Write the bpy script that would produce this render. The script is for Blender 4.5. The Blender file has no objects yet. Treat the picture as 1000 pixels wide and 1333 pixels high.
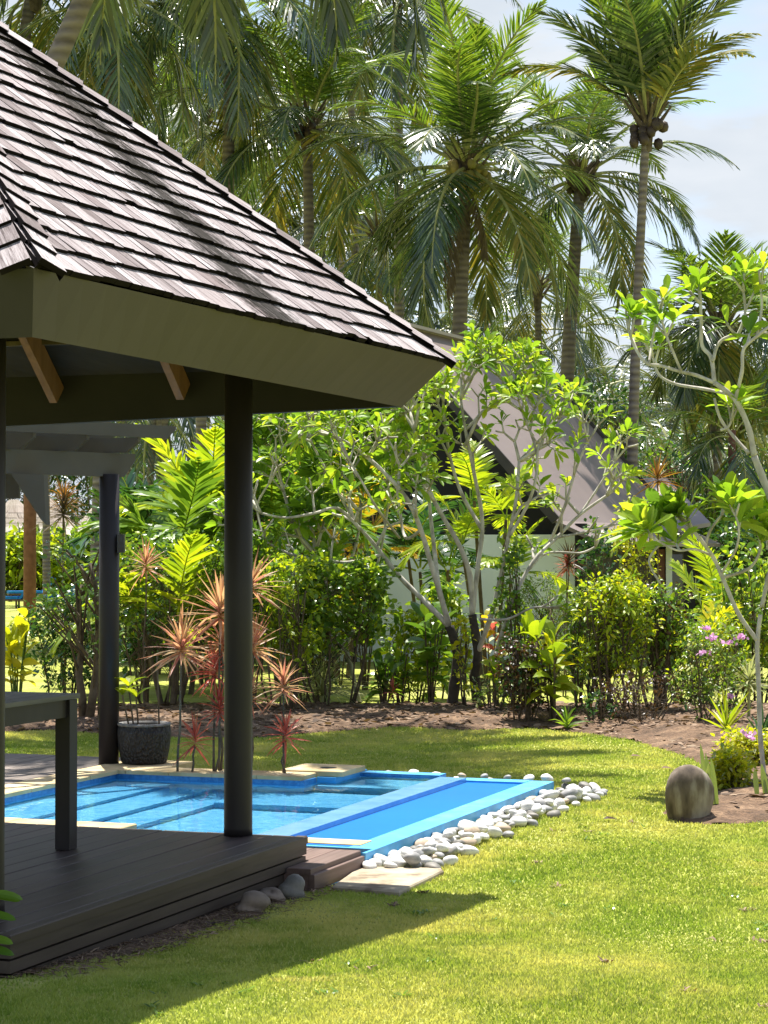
import bpy, math, random
import numpy as np
from mathutils import Vector
R = math.radians
random.seed(7)
rng = np.random.default_rng(11)
S = bpy.context.scene
COL = S.collection
# ------------------------------------------------------------------ camera
F = 2850.0; CX, CY = 500.0, 666.5; CAMZ = 2.05
PITCH = math.atan(48.5 / F)
cam = bpy.data.objects.new('camera', bpy.data.cameras.new('camera')); COL.objects.link(cam)
cam.location = (0, 0, CAMZ); cam.rotation_euler = (R(90) + PITCH, 0, 0)
cam.data.sensor_fit = 'VERTICAL'; cam.data.sensor_height = 36.0; cam.data.sensor_width = 27.0
cam.data.lens = 36.0 * F / 1333.0
cam.data.clip_start = 0.1; cam.data.clip_end = 3000
S.camera = cam
# ------------------------------------------------------------------ light
SUN = Vector((-0.22, 1.06, 3.25)).normalized()
sl = bpy.data.lights.new('sun', 'SUN'); sl.energy = 5.0; sl.angle = R(0.5); sl.color = (1.0, 0.95, 0.87)
so = bpy.data.objects.new('sun', sl); COL.objects.link(so); so.location = SUN * 60
so.rotation_euler = SUN.to_track_quat('Z', 'Y').to_euler()
w = bpy.data.worlds.new('World'); S.world = w; w.use_nodes = True
nt = w.node_tree; nt.nodes.clear()
def nn(t, ty, **kw):
    n = t.nodes.new(ty)
    for k, v in kw.items(): setattr(n, k, v)
    return n
sky = nn(nt, 'ShaderNodeTexSky', sky_type='NISHITA', sun_disc=False)
sky.sun_elevation = math.asin(SUN.z); sky.sun_rotation = math.atan2(SUN.x, SUN.y)
sky.air_density = 1.0; sky.dust_density = 1.2; sky.ozone_density = 1.5
tc = nn(nt, 'ShaderNodeTexCoord'); mp = nn(nt, 'ShaderNodeMapping'); mp.inputs['Scale'].default_value = (2.2, 2.2, 7.0)
mp.inputs['Location'].default_value = (0.35, 0.1, 0.6)
cn = nn(nt, 'ShaderNodeTexNoise'); cn.inputs['Scale'].default_value = 2.6; cn.inputs['Detail'].default_value = 7; cn.inputs['Roughness'].default_value = .52
cr = nn(nt, 'ShaderNodeMapRange'); cr.inputs['From Min'].default_value = .33; cr.inputs['From Max'].default_value = .50
cn2 = nn(nt, 'ShaderNodeTexNoise'); cn2.inputs['Scale'].default_value = 4; cn2.inputs['Detail'].default_value = 5
cc = nn(nt, 'ShaderNodeMix', data_type='RGBA'); cc.inputs[6].default_value = (2.3, 2.8, 3.35, 1); cc.inputs[7].default_value = (4.9, 5.0, 5.15, 1)
mx = nn(nt, 'ShaderNodeMix', data_type='RGBA')
bg = nn(nt, 'ShaderNodeBackground'); bg.inputs['Strength'].default_value = 0.09
wo = nn(nt, 'ShaderNodeOutputWorld')
L = nt.links.new
L(tc.outputs['Generated'], mp.inputs[0]); L(mp.outputs[0], cn.inputs['Vector']); L(mp.outputs[0], cn2.inputs['Vector'])
sz = nn(nt, 'ShaderNodeSeparateXYZ'); hz = nn(nt, 'ShaderNodeMapRange'); hz.inputs['From Min'].default_value = .75; hz.inputs['From Max'].default_value = .35
mul = nn(nt, 'ShaderNodeMath', operation='MULTIPLY'); L(tc.outputs['Generated'], sz.inputs[0]); L(sz.outputs[2], hz.inputs['Value']); L(cr.outputs[0], mul.inputs[0]); L(hz.outputs[0], mul.inputs[1])
L(cn.outputs[0], cr.inputs['Value']); L(cn2.outputs[0], cc.inputs[0]); L(mul.outputs[0], mx.inputs[0])
L(sky.outputs[0], mx.inputs[6]); L(cc.outputs[2], mx.inputs[7]); L(mx.outputs[2], bg.inputs[0]); L(bg.outputs[0], wo.inputs[0])
S.view_settings.view_transform = 'Standard'; S.view_settings.look = 'None'
S.view_settings.exposure = 1.24; S.view_settings.gamma = 1
S.cycles.use_denoising = True
S.cycles.max_bounces = 10; S.cycles.transparent_max_bounces = 12
# ------------------------------------------------------------------ projections
CA, SA = math.cos(PITCH), math.sin(PITCH)
def P(px, py, D):
    dx = (px - CX) / F; dz = (CY - py) / F
    yy = CA - dz * SA; zz = SA + dz * CA
    return np.array([dx / yy * D, D, CAMZ + zz / yy * D])
def Gd(px, py, z=0.0):
    dz = (CY - py) / F
    yy = CA - dz * SA; zz = SA + dz * CA
    D = (z - CAMZ) / zz * yy
    return np.array([(px - CX) / F / yy * D, D, z])
ANG = R(19.6)
EU = np.array([math.sin(ANG), math.cos(ANG), 0]); EV = np.array([math.cos(ANG), -math.sin(ANG), 0])
def W(u, v, z=0.0): return EU * u + EV * v + np.array([0, 0, z])
def UV(p): return float(np.dot(p, EU)), float(np.dot(p, EV))
def sstep(a, b, x):
    t = np.clip((np.asarray(x, float) - a) / (b - a), 0, 1); return t * t * (3 - 2 * t)
def gz(x, y):
    return 0.15 * (1 - sstep(8.6, 12.3, y)) + 0.02 * np.sin(x * 1.3 + y * .7) * (1 - sstep(9, 13, y))
# ------------------------------------------------------------------ mesh gathering
class MB:
    def __init__(s): s.V = []; s.n = 0; s.F = []; s.uv = None
    def add(s, V, Fs, m=0):
        V = np.asarray(V, float).reshape(-1, 3)
        if isinstance(Fs, np.ndarray): s.F.append((Fs + s.n, m))
        else:
            d = {}
            for f in Fs: d.setdefault(len(f), []).append(f)
            for k in d: s.F.append((np.array(d[k]) + s.n, m))
        s.V.append(V); s.n += len(V)
    def hexa(s, q, m=0):
        s.add(q, [(0, 3, 2, 1), (4, 5, 6, 7), (0, 1, 5, 4), (1, 2, 6, 5), (2, 3, 7, 6), (3, 0, 4, 7)], m)
    def box(s, x0, x1, y0, y1, z0, z1, m=0):
        s.hexa([(x0, y0, z0), (x1, y0, z0), (x1, y1, z0), (x0, y1, z0), (x0, y0, z1), (x1, y0, z1), (x1, y1, z1), (x0, y1, z1)], m)
    def ubox(s, v0, v1, u0, u1, z0, z1, m=0, bev=0.0):
        if bev:
            b = bev; ring = lambda o, z: [W(u0 + o, v0 + o, z), W(u0 + o, v1 - o, z), W(u1 - o, v1 - o, z), W(u1 - o, v0 + o, z)]
            V = ring(0, z0) + ring(0, z1 - b) + ring(b, z1)
            Fs = [(0, 3, 2, 1), (8, 9, 10, 11)]
            for k in (0, 4):
                for i in range(4): Fs.append((k + i, k + (i + 1) % 4, k + 4 + (i + 1) % 4, k + 4 + i))
            s.add(V, Fs, m)
        else:
            s.hexa([W(u0, v0, z0), W(u0, v1, z0), W(u1, v1, z0), W(u1, v0, z0), W(u0, v0, z1), W(u0, v1, z1), W(u1, v1, z1), W(u1, v0, z1)], m)
    def beam(s, a, b, wd, ht, up=(0, 0, 1), m=0):
        a = np.asarray(a, float); b = np.asarray(b, float); d = b - a; d = d / np.linalg.norm(d)
        sd = np.cross(d, up); sd /= np.linalg.norm(sd); uu = np.cross(sd, d)
        q = []
        for e in (a, b):
            for i, j in ((-1, -1), (1, -1), (1, 1), (-1, 1)): q.append(e + sd * i * wd / 2 + uu * j * ht / 2)
        s.hexa(q, m)
    def tube(s, pts, rad, n=8, m=0, cap=True):
        pts = np.asarray(pts, float); k = len(pts)
        rad = np.broadcast_to(np.asarray(rad, float), (k,))
        t = np.gradient(pts, axis=0); t /= np.linalg.norm(t, axis=1)[:, None] + 1e-9
        ref = np.array([1.0, 0, 0]) if abs(t[0][0]) < .9 else np.array([0, 1.0, 0])
        a = np.cross(t, ref); a /= np.linalg.norm(a, axis=1)[:, None] + 1e-9; b = np.cross(t, a)
        th = np.linspace(0, 2 * np.pi, n, endpoint=False)
        V = pts[:, None, :] + rad[:, None, None] * (np.cos(th)[None, :, None] * a[:, None, :] + np.sin(th)[None, :, None] * b[:, None, :])
        i = np.arange(k - 1)[:, None]; j = np.arange(n)[None, :]; jn = (j + 1) % n
        Fq = np.stack([i * n + j, i * n + jn, (i + 1) * n + jn, (i + 1) * n + j], -1).reshape(-1, 4)
        s.add(V.reshape(-1, 3), Fq, m)
        if cap:
            s.F.append((np.arange(n)[None, ::-1] + s.n - k * n, m)); s.F.append((np.arange(n)[None, :] + s.n - n, m))
    def lathe(s, prof, c, n=24, m=0, squash=None):
        pr = np.asarray(prof, float); th = np.linspace(0, 2 * np.pi, n, endpoint=False)
        V = np.stack([pr[:, None, 0] * np.cos(th)[None], pr[:, None, 0] * np.sin(th)[None], np.repeat(pr[:, 1:2], n, 1)], -1) + np.asarray(c, float)
        k = len(pr); i = np.arange(k - 1)[:, None]; j = np.arange(n)[None, :]; jn = (j + 1) % n
        s.add(V.reshape(-1, 3), np.stack([i * n + j, i * n + jn, (i + 1) * n + jn, (i + 1) * n + j], -1).reshape(-1, 4), m)
    def leaves(s, base, d, nrm, Ln, Wd, ts, ws, droop=0.0, fold=0.0, m=0):
        """vectorised leaf strips"""
        base = np.asarray(base, float).reshape(-1, 3); N = len(base)
        d = np.broadcast_to(np.asarray(d, float), (N, 3)).copy(); d /= np.linalg.norm(d, axis=1)[:, None] + 1e-9
        nrm = np.broadcast_to(np.asarray(nrm, float), (N, 3))
        Ln = np.broadcast_to(np.asarray(Ln, float), (N,)); Wd = np.broadcast_to(np.asarray(Wd, float), (N,))
        droop = np.broadcast_to(np.asarray(droop, float), (N,))
        sd = np.cross(d, nrm); l = np.linalg.norm(sd, axis=1); sd[l < 1e-3] = (1, 0, 0); sd /= np.linalg.norm(sd, axis=1)[:, None]
        up = np.cross(sd, d)
        ts = np.asarray(ts, float); ws = np.asarray(ws, float); K = len(ts)
        pos = base[:, None] + d[:, None] * (Ln[:, None] * ts)[..., None]
        pos[..., 2] -= (droop * Ln)[:, None] * ts[None] ** 2
        hw = (Wd[:, None] * .5 * ws[None])[..., None]
        if fold:
            a = pos - sd[:, None] * hw + up[:, None] * hw * fold; c = pos + sd[:, None] * hw + up[:, None] * hw * fold
            V = np.stack([a, pos, c], 2); Q = 3
        else:
            V = np.stack([pos - sd[:, None] * hw, pos + sd[:, None] * hw], 2); Q = 2
        idx = np.arange(N * K * Q).reshape(N, K, Q); fs = []
        for q in range(Q - 1):
            fs.append(np.stack([idx[:, :-1, q], idx[:, :-1, q + 1], idx[:, 1:, q + 1], idx[:, 1:, q]], -1).reshape(-1, 4))
        s.add(V.reshape(-1, 3), np.concatenate(fs), m)
    def build(s, name, mats, parent=None, loc=None, smooth=False, uv=None):
        V = np.concatenate(s.V)
        if parent is not None: org = np.array(parent.matrix_basis.translation) if parent.parent is None else np.array(parent['_org'])
        else: org = np.asarray(loc if loc is not None else (V[:, 0].mean(), V[:, 1].mean(), V[:, 2].min()), float)
        V = V - org
        me = bpy.data.meshes.new(name)
        me.vertices.add(len(V)); me.vertices.foreach_set('co', V.astype(np.float32).ravel())
        tot = np.concatenate([np.full(len(f), f.shape[1]) for f, _ in s.F]).astype(np.int32)
        lv = np.concatenate([f.ravel() for f, _ in s.F]).astype(np.int32)
        mi = np.concatenate([np.full(len(f), m) for f, m in s.F]).astype(np.int32)
        st = np.concatenate([[0], np.cumsum(tot)[:-1]]).astype(np.int32)
        me.loops.add(len(lv)); me.loops.foreach_set('vertex_index', lv)
        me.polygons.add(len(tot)); me.polygons.foreach_set('loop_start', st); me.polygons.foreach_set('loop_total', tot)
        me.polygons.foreach_set('material_index', mi)
        me.polygons.foreach_set('use_smooth', np.full(len(tot), bool(smooth)))
        if uv is not None:
            ul = me.uv_layers.new(name='UVMap'); U = np.concatenate(uv)[lv]; ul.data.foreach_set('uv', U.astype(np.float32).ravel())
        me.update(calc_edges=True); me.validate()
        for m in (mats if isinstance(mats, (list, tuple)) else [mats]): me.materials.append(m)
        o = bpy.data.objects.new(name, me); COL.objects.link(o)
        if parent is not None:
            o.parent = parent; o['_org'] = [float(x) for x in org]
        else: o.location = org; o['_org'] = [float(x) for x in org]
        return o
def tag(o, label=None, cat=None, group=None, kind=None):
    if label: o['label'] = label
    if cat: o['category'] = cat
    if group: o['group'] = group
    if kind: o['kind'] = kind
    return o
def thing(name, label, cat, loc, group=None):
    o = bpy.data.objects.new(name, None); COL.objects.link(o); o.location = [float(x) for x in loc]
    o.empty_display_size = .2
    return tag(o, label, cat, group)
def dup(root, loc, rotz=0, scale=1.0, label=None, group=None):
    r = root.copy(); COL.objects.link(r); r.location = [float(x) for x in loc]; r.rotation_euler = (0, 0, rotz); r.scale = (scale,) * 3
    if label: r['label'] = label
    if group: r['group'] = group
    for ch in list(root.children):
        c = ch.copy(); COL.objects.link(c); c.parent = r
        for g in ch.children:
            e = g.copy(); COL.objects.link(e); e.parent = c
    return r
# ------------------------------------------------------------------ materials
def mat(name):
    m = bpy.data.materials.new(name); m.use_nodes = True; t = m.node_tree
    return m, t, t.nodes['Principled BSDF'], t.nodes['Material Output']
def ramp(t, fac, stops):
    r = nn(t, 'ShaderNodeValToRGB'); e = r.color_ramp.elements
    while len(e) < len(stops): e.new(.5)
    for i, (p, c) in enumerate(stops): e[i].position = p; e[i].color = (*c, 1)
    t.links.new(fac, r.inputs[0]); return r.outputs[0]
def noise(t, scale, detail=4, vec=None, sc=(1, 1, 1), rough=.55):
    n = nn(t, 'ShaderNodeTexNoise'); n.inputs['Scale'].default_value = scale; n.inputs['Detail'].default_value = detail; n.inputs['Roughness'].default_value = rough
    mpp = nn(t, 'ShaderNodeMapping'); mpp.inputs['Scale'].default_value = sc
    if vec is None: vec = nn(t, 'ShaderNodeTexCoord').outputs['Object']
    t.links.new(vec, mpp.inputs[0]); t.links.new(mpp.outputs[0], n.inputs['Vector']); return n.outputs[0]
def bump(t, b, h, s=.3, dist=.01):
    n = nn(t, 'ShaderNodeBump'); n.inputs['Strength'].default_value = s; n.inputs['Distance'].default_value = dist
    t.links.new(h, n.inputs['Height']); t.links.new(n.outputs[0], b.inputs['Normal'])
def mixc(t, fac, a, b, mode='MIX'):
    n = nn(t, 'ShaderNodeMix', data_type='RGBA', blend_type=mode)
    for sock, v in ((0, fac), (6, a), (7, b)):
        if isinstance(v, (int, float)): n.inputs[sock].default_value = v
        elif isinstance(v, tuple): n.inputs[sock].default_value = (*v, 1)
        else: t.links.new(v, n.inputs[sock])
    return n.outputs[2]
def island(t): return nn(t, 'ShaderNodeNewGeometry').outputs['Random Per Island']
def simple(name, stops, scale=6, rough=.6, sc=(1, 1, 1), bmp=.3, bd=.01, spec=.4, detail=5):
    m, t, b, o = mat(name); n = noise(t, scale, detail, sc=sc)
    t.links.new(ramp(t, n, stops), b.inputs['Base Color']); b.inputs['Roughness'].default_value = rough
    b.inputs['Specular IOR Level'].default_value = spec
    if bmp: bump(t, b, n, bmp, bd)
    return m
def leafm(name, cols, trans=.42, rough=.42, tcol=None, spec=.4):
    """cols: list of 2-4 colours spread over the leaves"""
    m, t, b, o = mat(name)
    st = [(i / max(1, len(cols) - 1), c) for i, c in enumerate(cols)]
    c = ramp(t, island(t), st)
    nz = noise(t, 1.1, 3)
    c = mixc(t, ramp(t, nz, [(.35, (0, 0, 0)), (.65, (.5, .5, .5))]), c, mixc(t, 1.0, c, (.72, .82, .7), 'MULTIPLY'))
    t.links.new(c, b.inputs['Base Color']); b.inputs['Roughness'].default_value = rough; b.inputs['Specular IOR Level'].default_value = spec
    tr = nn(t, 'ShaderNodeBsdfTranslucent'); ms = nn(t, 'ShaderNodeMixShader'); ms.inputs[0].default_value = trans
    t.links.new(mixc(t, 1.0, c, tcol or (1.7, 1.55, .7), 'MULTIPLY'), tr.inputs[0])
    t.links.new(b.outputs[0], ms.inputs[1]); t.links.new(tr.outputs[0], ms.inputs[2]); t.links.new(ms.outputs[0], o.inputs[0])
    return m
M = {}
M['rachis'] = simple('frond_midrib', [(.3, (.20, .22, .07)), (.7, (.34, .34, .14))], 3, .5)
M['plum'] = leafm('plumeria_leaf', [(.13, .25, .02), (.21, .35, .03), (.28, .40, .04), (.34, .40, .04)], trans=.52)
M['plumd'] = leafm('plumeria_leaf_deep', [(.09, .19, .03), (.15, .27, .03), (.22, .34, .035)], trans=.48)
M['palm'] = leafm('palm_leaf', [(.02, .045, .016), (.05, .09, .028), (.095, .14, .045)], trans=.28, rough=.27, spec=1.0)
M['palmy'] = leafm('palm_leaf_young', [(.06, .125, .018), (.11, .19, .025), (.17, .23, .03)], trans=.38, rough=.32, spec=.6)
M['palmo'] = leafm('palm_leaf_old', [(.06, .10, .022), (.13, .15, .035), (.26, .21, .045)], trans=.35, rough=.4)
M['palmd'] = leafm('palm_leaf_grey', [(.028, .05, .025), (.05, .08, .035), (.09, .12, .055)], trans=.22, rough=.28, spec=.8)
M['dead'] = leafm('dead_frond', [(.10, .07, .045), (.17, .13, .09), (.13, .10, .07)], trans=.15, rough=.8)
M['dark'] = leafm('dark_leaf', [(.02, .06, .02), (.035, .10, .025), (.06, .14, .03)], trans=.3, rough=.22, spec=.8)
M['mid'] = leafm('green_leaf', [(.06, .14, .02), (.12, .22, .025), (.19, .30, .03)], trans=.42, rough=.3, spec=.6)
M['lime'] = leafm('lime_leaf', [(.17, .27, .015), (.27, .36, .02), (.36, .41, .02)], trans=.5, rough=.35)
M['yel'] = leafm('yellow_leaf', [(.30, .36, .015), (.42, .44, .02), (.50, .45, .025)], trans=.5, rough=.4)
M['gold'] = leafm('golden_leaf', [(.30, .30, .02), (.45, .33, .02), (.42, .24, .02)], trans=.5, rough=.4)
M['burg'] = leafm('burgundy_leaf', [(.035, .022, .015), (.06, .035, .02), (.09, .05, .03)], trans=.25, rough=.35)
M['pink'] = leafm('cordyline_leaf', [(.44, .17, .12), (.54, .30, .16), (.54, .38, .20), (.38, .12, .10)], trans=.5, rough=.4, tcol=(1.3, 1.15, 1))
M['red'] = leafm('red_leaf', [(.40, .07, .06), (.50, .14, .09), (.34, .09, .08)], trans=.5, rough=.4, tcol=(1.3, 1.1, 1))
M['rust'] = leafm('rusty_leaf', [(.12, .05, .02), (.22, .10, .03), (.28, .16, .04)], trans=.4)
M['cream'] = leafm('variegated_leaf', [(.34, .36, .16), (.50, .50, .28), (.20, .28, .07)], trans=.4, rough=.4, tcol=(1.2, 1.2, .8))
M['flower'] = leafm('pink_flower', [(.62, .30, .56), (.74, .46, .70)], trans=.4, rough=.6, tcol=(1.2, 1, 1.2))
M['litter'] = leafm('leaf_litter', [(.06, .035, .022), (.15, .09, .055), (.32, .22, .15)], trans=.1, rough=.8)
M['sans'] = leafm('sword_leaf', [(.16, .24, .08), (.24, .30, .12)], trans=.35, rough=.4)
M['bark'] = simple('pale_bark', [(.3, (.22, .20, .16)), (.5, (.42, .39, .34)), (.7, (.58, .55, .49))], 9, .8, (1, 1, .5))
M['barkd'] = simple('dark_bark', [(.3, (.02, .016, .012)), (.6, (.06, .048, .035)), (.8, (.10, .08, .06))], 8, .85)
M['stem'] = simple('brown_stem', [(.3, (.05, .035, .02)), (.6, (.12, .09, .055)), (.8, (.17, .14, .09))], 9, .8)
M['redbark'] = simple('red_bark', [(.3, (.12, .05, .03)), (.7, (.22, .10, .07))], 6, .8)
def palm_trunk_mat():
    m, t, b, o = mat('palm_trunk'); n = noise(t, 3, 6, sc=(1, 1, 3)); 
    wv = nn(t, 'ShaderNodeTexWave', bands_direction='Z'); wv.inputs['Scale'].default_value = 2.2; wv.inputs['Distortion'].default_value = 1.5; wv.inputs['Detail'].default_value = 3
    t.links.new(nn(t, 'ShaderNodeTexCoord').outputs['Object'], wv.inputs[0])
    c = mixc(t, .45, ramp(t, n, [(.3, (.08, .065, .055)), (.7, (.24, .205, .18))]), ramp(t, wv.outputs[0], [(0, (.09, .07, .06)), (1, (.26, .22, .19))]))
    t.links.new(c, b.inputs['Base Color']); b.inputs['Roughness'].default_value = .85; bump(t, b, wv.outputs[0], .5, .03); return m
M['ptrunk'] = palm_trunk_mat()
M['coco'] = simple('coconut_husk', [(.3, (.16, .16, .03)), (.7, (.34, .24, .08))], 3, .5)
M['cocod'] = simple('dark_coconut', [(.3, (.02, .015, .012)), (.7, (.07, .045, .03))], 3, .6)
def wood(name, c0, c1, c2, axis_rot, rough=.6, spec=.3, streak=22, isl=.35):
    m, t, b, o = mat(name)
    tcx = nn(t, 'ShaderNodeTexCoord').outputs['Object']; mp1 = nn(t, 'ShaderNodeMapping'); mp1.inputs['Rotation'].default_value = (0, 0, axis_rot)
    t.links.new(tcx, mp1.inputs[0])
    n = noise(t, 1.0, 6, vec=mp1.outputs[0], sc=(streak, 1.3, streak)); n2 = noise(t, 1.3, 4, vec=mp1.outputs[0])
    c = ramp(t, n, [(.3, c0), (.5, c1), (.75, c2)])
    c = mixc(t, ramp(t, n2, [(.35, (0, 0, 0)), (.7, (.45, .45, .45))]), c, c0)
    c = mixc(t, isl, c, mixc(t, 1.0, c, ramp(t, island(t), [(0, (.5, .5, .5)), (1, (1.35, 1.3, 1.3))]), 'MULTIPLY'))
    t.links.new(c, b.inputs['Base Color']); b.inputs['Roughness'].default_value = rough; b.inputs['Specular IOR Level'].default_value = spec
    bump(t, b, n, .25, .004); return m
M['deck'] = wood('dark_deck_boards', (.024, .015, .013), (.046, .031, .028), (.076, .054, .048), ANG, .5, .4, isl=.7)
M['deckside'] = wood('dark_deck_side', (.036, .026, .020), (.058, .043, .033), (.080, .062, .048), ANG, .55, .3)
M['step'] = wood('brown_step_boards', (.10, .065, .052), (.15, .10, .082), (.20, .14, .12), ANG, .6, .3)
M['pdeck'] = wood('grey_deck_boards', (.10, .085, .072), (.17, .145, .125), (.24, .21, .18), ANG, .7, .2)
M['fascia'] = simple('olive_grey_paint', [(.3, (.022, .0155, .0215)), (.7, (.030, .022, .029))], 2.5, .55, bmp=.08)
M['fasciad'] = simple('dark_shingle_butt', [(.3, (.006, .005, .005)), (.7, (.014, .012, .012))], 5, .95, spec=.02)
M['post'] = simple('dark_post_paint', [(.3, (.013, .011, .012)), (.7, (.022, .018, .018))], 5, .5, (1, 1, .25), bmp=.15, spec=.3)
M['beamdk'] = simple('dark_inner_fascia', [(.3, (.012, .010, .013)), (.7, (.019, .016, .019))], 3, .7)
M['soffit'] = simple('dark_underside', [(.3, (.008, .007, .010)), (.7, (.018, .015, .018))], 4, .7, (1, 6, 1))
M['beamd'] = simple('dark_beam', [(.3, (.040, .034, .030)), (.7, (.062, .054, .048))], 3, .6)
M['rafter'] = simple('orange_brown_timber', [(.3, (.13, .062, .03)), (.7, (.21, .105, .052))], 3, .55, (6, 6, 1))
M['perg'] = simple('grey_pergola_paint', [(.3, (.050, .045, .042)), (.7, (.066, .060, .056))], 3, .6, bmp=.1)
M['table'] = wood('weathered_table_wood', (.045, .045, .045), (.085, .085, .082), (.14, .14, .135), ANG, .5, .5)
def coping_mat():
    m, t, b, o = mat('sandstone_coping'); n = noise(t, 3, 6)
    c = ramp(t, n, [(.3, (.36, .26, .12)), (.5, (.50, .39, .20)), (.7, (.58, .48, .29))])
    c = mixc(t, .4, c, mixc(t, 1., c, ramp(t, island(t), [(0, (.75, .7, .65)), (1, (1.1, 1.1, 1.1))]), 'MULTIPLY'))
    t.links.new(c, b.inputs['Base Color']); b.inputs['Roughness'].default_value = .8; bump(t, b, noise(t, 60, 3), .3, .003); return m
M['coping'] = coping_mat()
M['rim'] = simple('light_blue_paint', [(.3, (.05, .30, .60)), (.55, (.07, .36, .66)), (.75, (.14, .44, .72))], 4, .5, bmp=.05)
M['weir'] = simple('pale_blue_weir', [(.3, (.10, .26, .46)), (.7, (.17, .36, .56))], 5, .2, bmp=.05)
M['trough'] = simple('deep_blue_paint', [(.3, (.0, .115, .44)), (.7, (.0, .14, .52))], .8, .4, bmp=0, spec=.25)
def tiles():
    m, t, b, o = mat('blue_pool_mosaic')
    mp1 = nn(t, 'ShaderNodeMapping'); mp1.inputs['Rotation'].default_value = (0, 0, ANG)
    t.links.new(nn(t, 'ShaderNodeTexCoord').outputs['Object'], mp1.inputs[0])
    n = noise(t, 1.2, 4, vec=mp1.outputs[0]); n2 = noise(t, 14, 2, vec=mp1.outputs[0])
    c = ramp(t, n, [(.35, (.14, .46, .72)), (.6, (.30, .64, .82)), (.75, (.42, .72, .85))])
    c = mixc(t, .35, c, ramp(t, n2, [(.4, (.12, .38, .62)), (.6, (.46, .74, .84))]))
    t.links.new(c, b.inputs['Base Color']); b.inputs['Roughness'].default_value = .5; return m
M['tiles'] = tiles()
M['band'] = simple('waterline_tile', [(.4, (.03, .15, .36)), (.6, (.06, .24, .50))], 25, .3, bmp=0)
def water(name, tint, scl=3.0, st=.10):
    m, t, b, o = mat(name); t.nodes.remove(b)
    g = nn(t, 'ShaderNodeBsdfGlass'); g.inputs['IOR'].default_value = 1.33; g.inputs['Roughness'].default_value = 0.0; g.inputs['Color'].default_value = (*tint, 1)
    n = noise(t, scl, 3, sc=(1, 1, 1)); bp = nn(t, 'ShaderNodeBump'); bp.inputs['Strength'].default_value = st; bp.inputs['Distance'].default_value = .03
    t.links.new(n, bp.inputs['Height']); t.links.new(bp.outputs[0], g.inputs['Normal']); t.links.new(g.outputs[0], o.inputs[0]); return m
M['water'] = water('pool_water', (.70, .92, 1.0), 3.5, .14)
M['water2'] = water('trough_water', (.85, .95, 1.0), 1.0, .02)
M['slab'] = simple('concrete_slab', [(.36, (.17, .13, .085)), (.48, (.31, .26, .18)), (.7, (.40, .35, .265))], 5, .9, bmp=.6)
M['boulder'] = simple('mottled_grey_stone', [(.36, (.045, .032, .022)), (.5, (.13, .098, .07)), (.64, (.29, .25, .20))], 7, .85, (1, 1, .3), bmp=.5, bd=.01)
M['rock'] = simple('brown_rock', [(.3, (.10, .08, .06)), (.7, (.28, .22, .17))], 6, .85, bmp=.6, bd=.02)
PEB = [simple('pebble_white', [(.3, (.50, .49, .46)), (.7, (.70, .69, .65))], 14, .6), simple('pebble_grey', [(.3, (.20, .20, .20)), (.7, (.36, .355, .34))], 12, .6, sc=(1, 1, 3)),
       simple('pebble_tan', [(.3, (.34, .26, .18)), (.7, (.52, .42, .31))], 12, .65), simple('pebble_dark', [(.3, (.10, .10, .09)), (.7, (.22, .20, .17))], 12, .6)]
def potm():
    m, t, b, o = mat('rough_black_stone'); v = nn(t, 'ShaderNodeTexVoronoi'); v.inputs['Scale'].default_value = 55
    mp1 = nn(t, 'ShaderNodeMapping'); mp1.inputs['Scale'].default_value = (1, 1, .55); t.links.new(nn(t, 'ShaderNodeTexCoord').outputs['Object'], mp1.inputs[0]); t.links.new(mp1.outputs[0], v.inputs[0])
    t.links.new(ramp(t, v.outputs[0], [(.1, (.05, .048, .045)), (.6, (.008, .008, .008))]), b.inputs['Base Color']); b.inputs['Roughness'].default_value = .6
    bump(t, b, v.outputs[0], 1.0, -.02); return m
M['pot'] = potm()
M['potrim'] = simple('grey_pot_rim', [(.3, (.10, .10, .095)), (.7, (.25, .24, .23))], 20, .7)
M['white'] = simple('pale_green_wall', [(.3, (.72, .78, .76)), (.7, (.80, .85, .83))], 1.2, .8, bmp=.05)
M['roofm'] = simple('mauve_metal_roof', [(.3, (.15, .118, .11)), (.7, (.205, .165, .152))], .5, .45, (1, 1, 1), bmp=.03)
M['roofl'] = simple('pale_flashing', [(.3, (.26, .23, .22)), (.7, (.34, .30, .29))], 1, .6, bmp=.03)
M['black'] = simple('dark_timber_wall', [(.3, (.006, .006, .006)), (.7, (.016, .014, .013))], 3, .7)
M['door'] = simple('red_brown_door', [(.3, (.16, .055, .03)), (.7, (.24, .09, .05))], 3, .5, (5, 5, 1))
M['glass'] = simple('dark_window_glass', [(.3, (.02, .022, .025)), (.7, (.04, .042, .045))], 2, .08, bmp=0, spec=.8)
M['thatch'] = leafm('thatch', [(.30, .24, .20), (.42, .35, .30), (.52, .45, .40)], trans=.1, rough=.9, tcol=(1, 1, 1))
M['bluef'] = simple('blue_cushion', [(.3, (.0, .12, .38)), (.7, (.01, .20, .55))], 5, .8, bmp=.1)
M['lw'] = simple('lounger_timber', [(.3, (.06, .035, .02)), (.7, (.12, .07, .045))], 6, .7)
M['grey'] = simple('light_fixture', [(.3, (.02, .02, .025)), (.7, (.04, .04, .045))], 6, .4)
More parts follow.
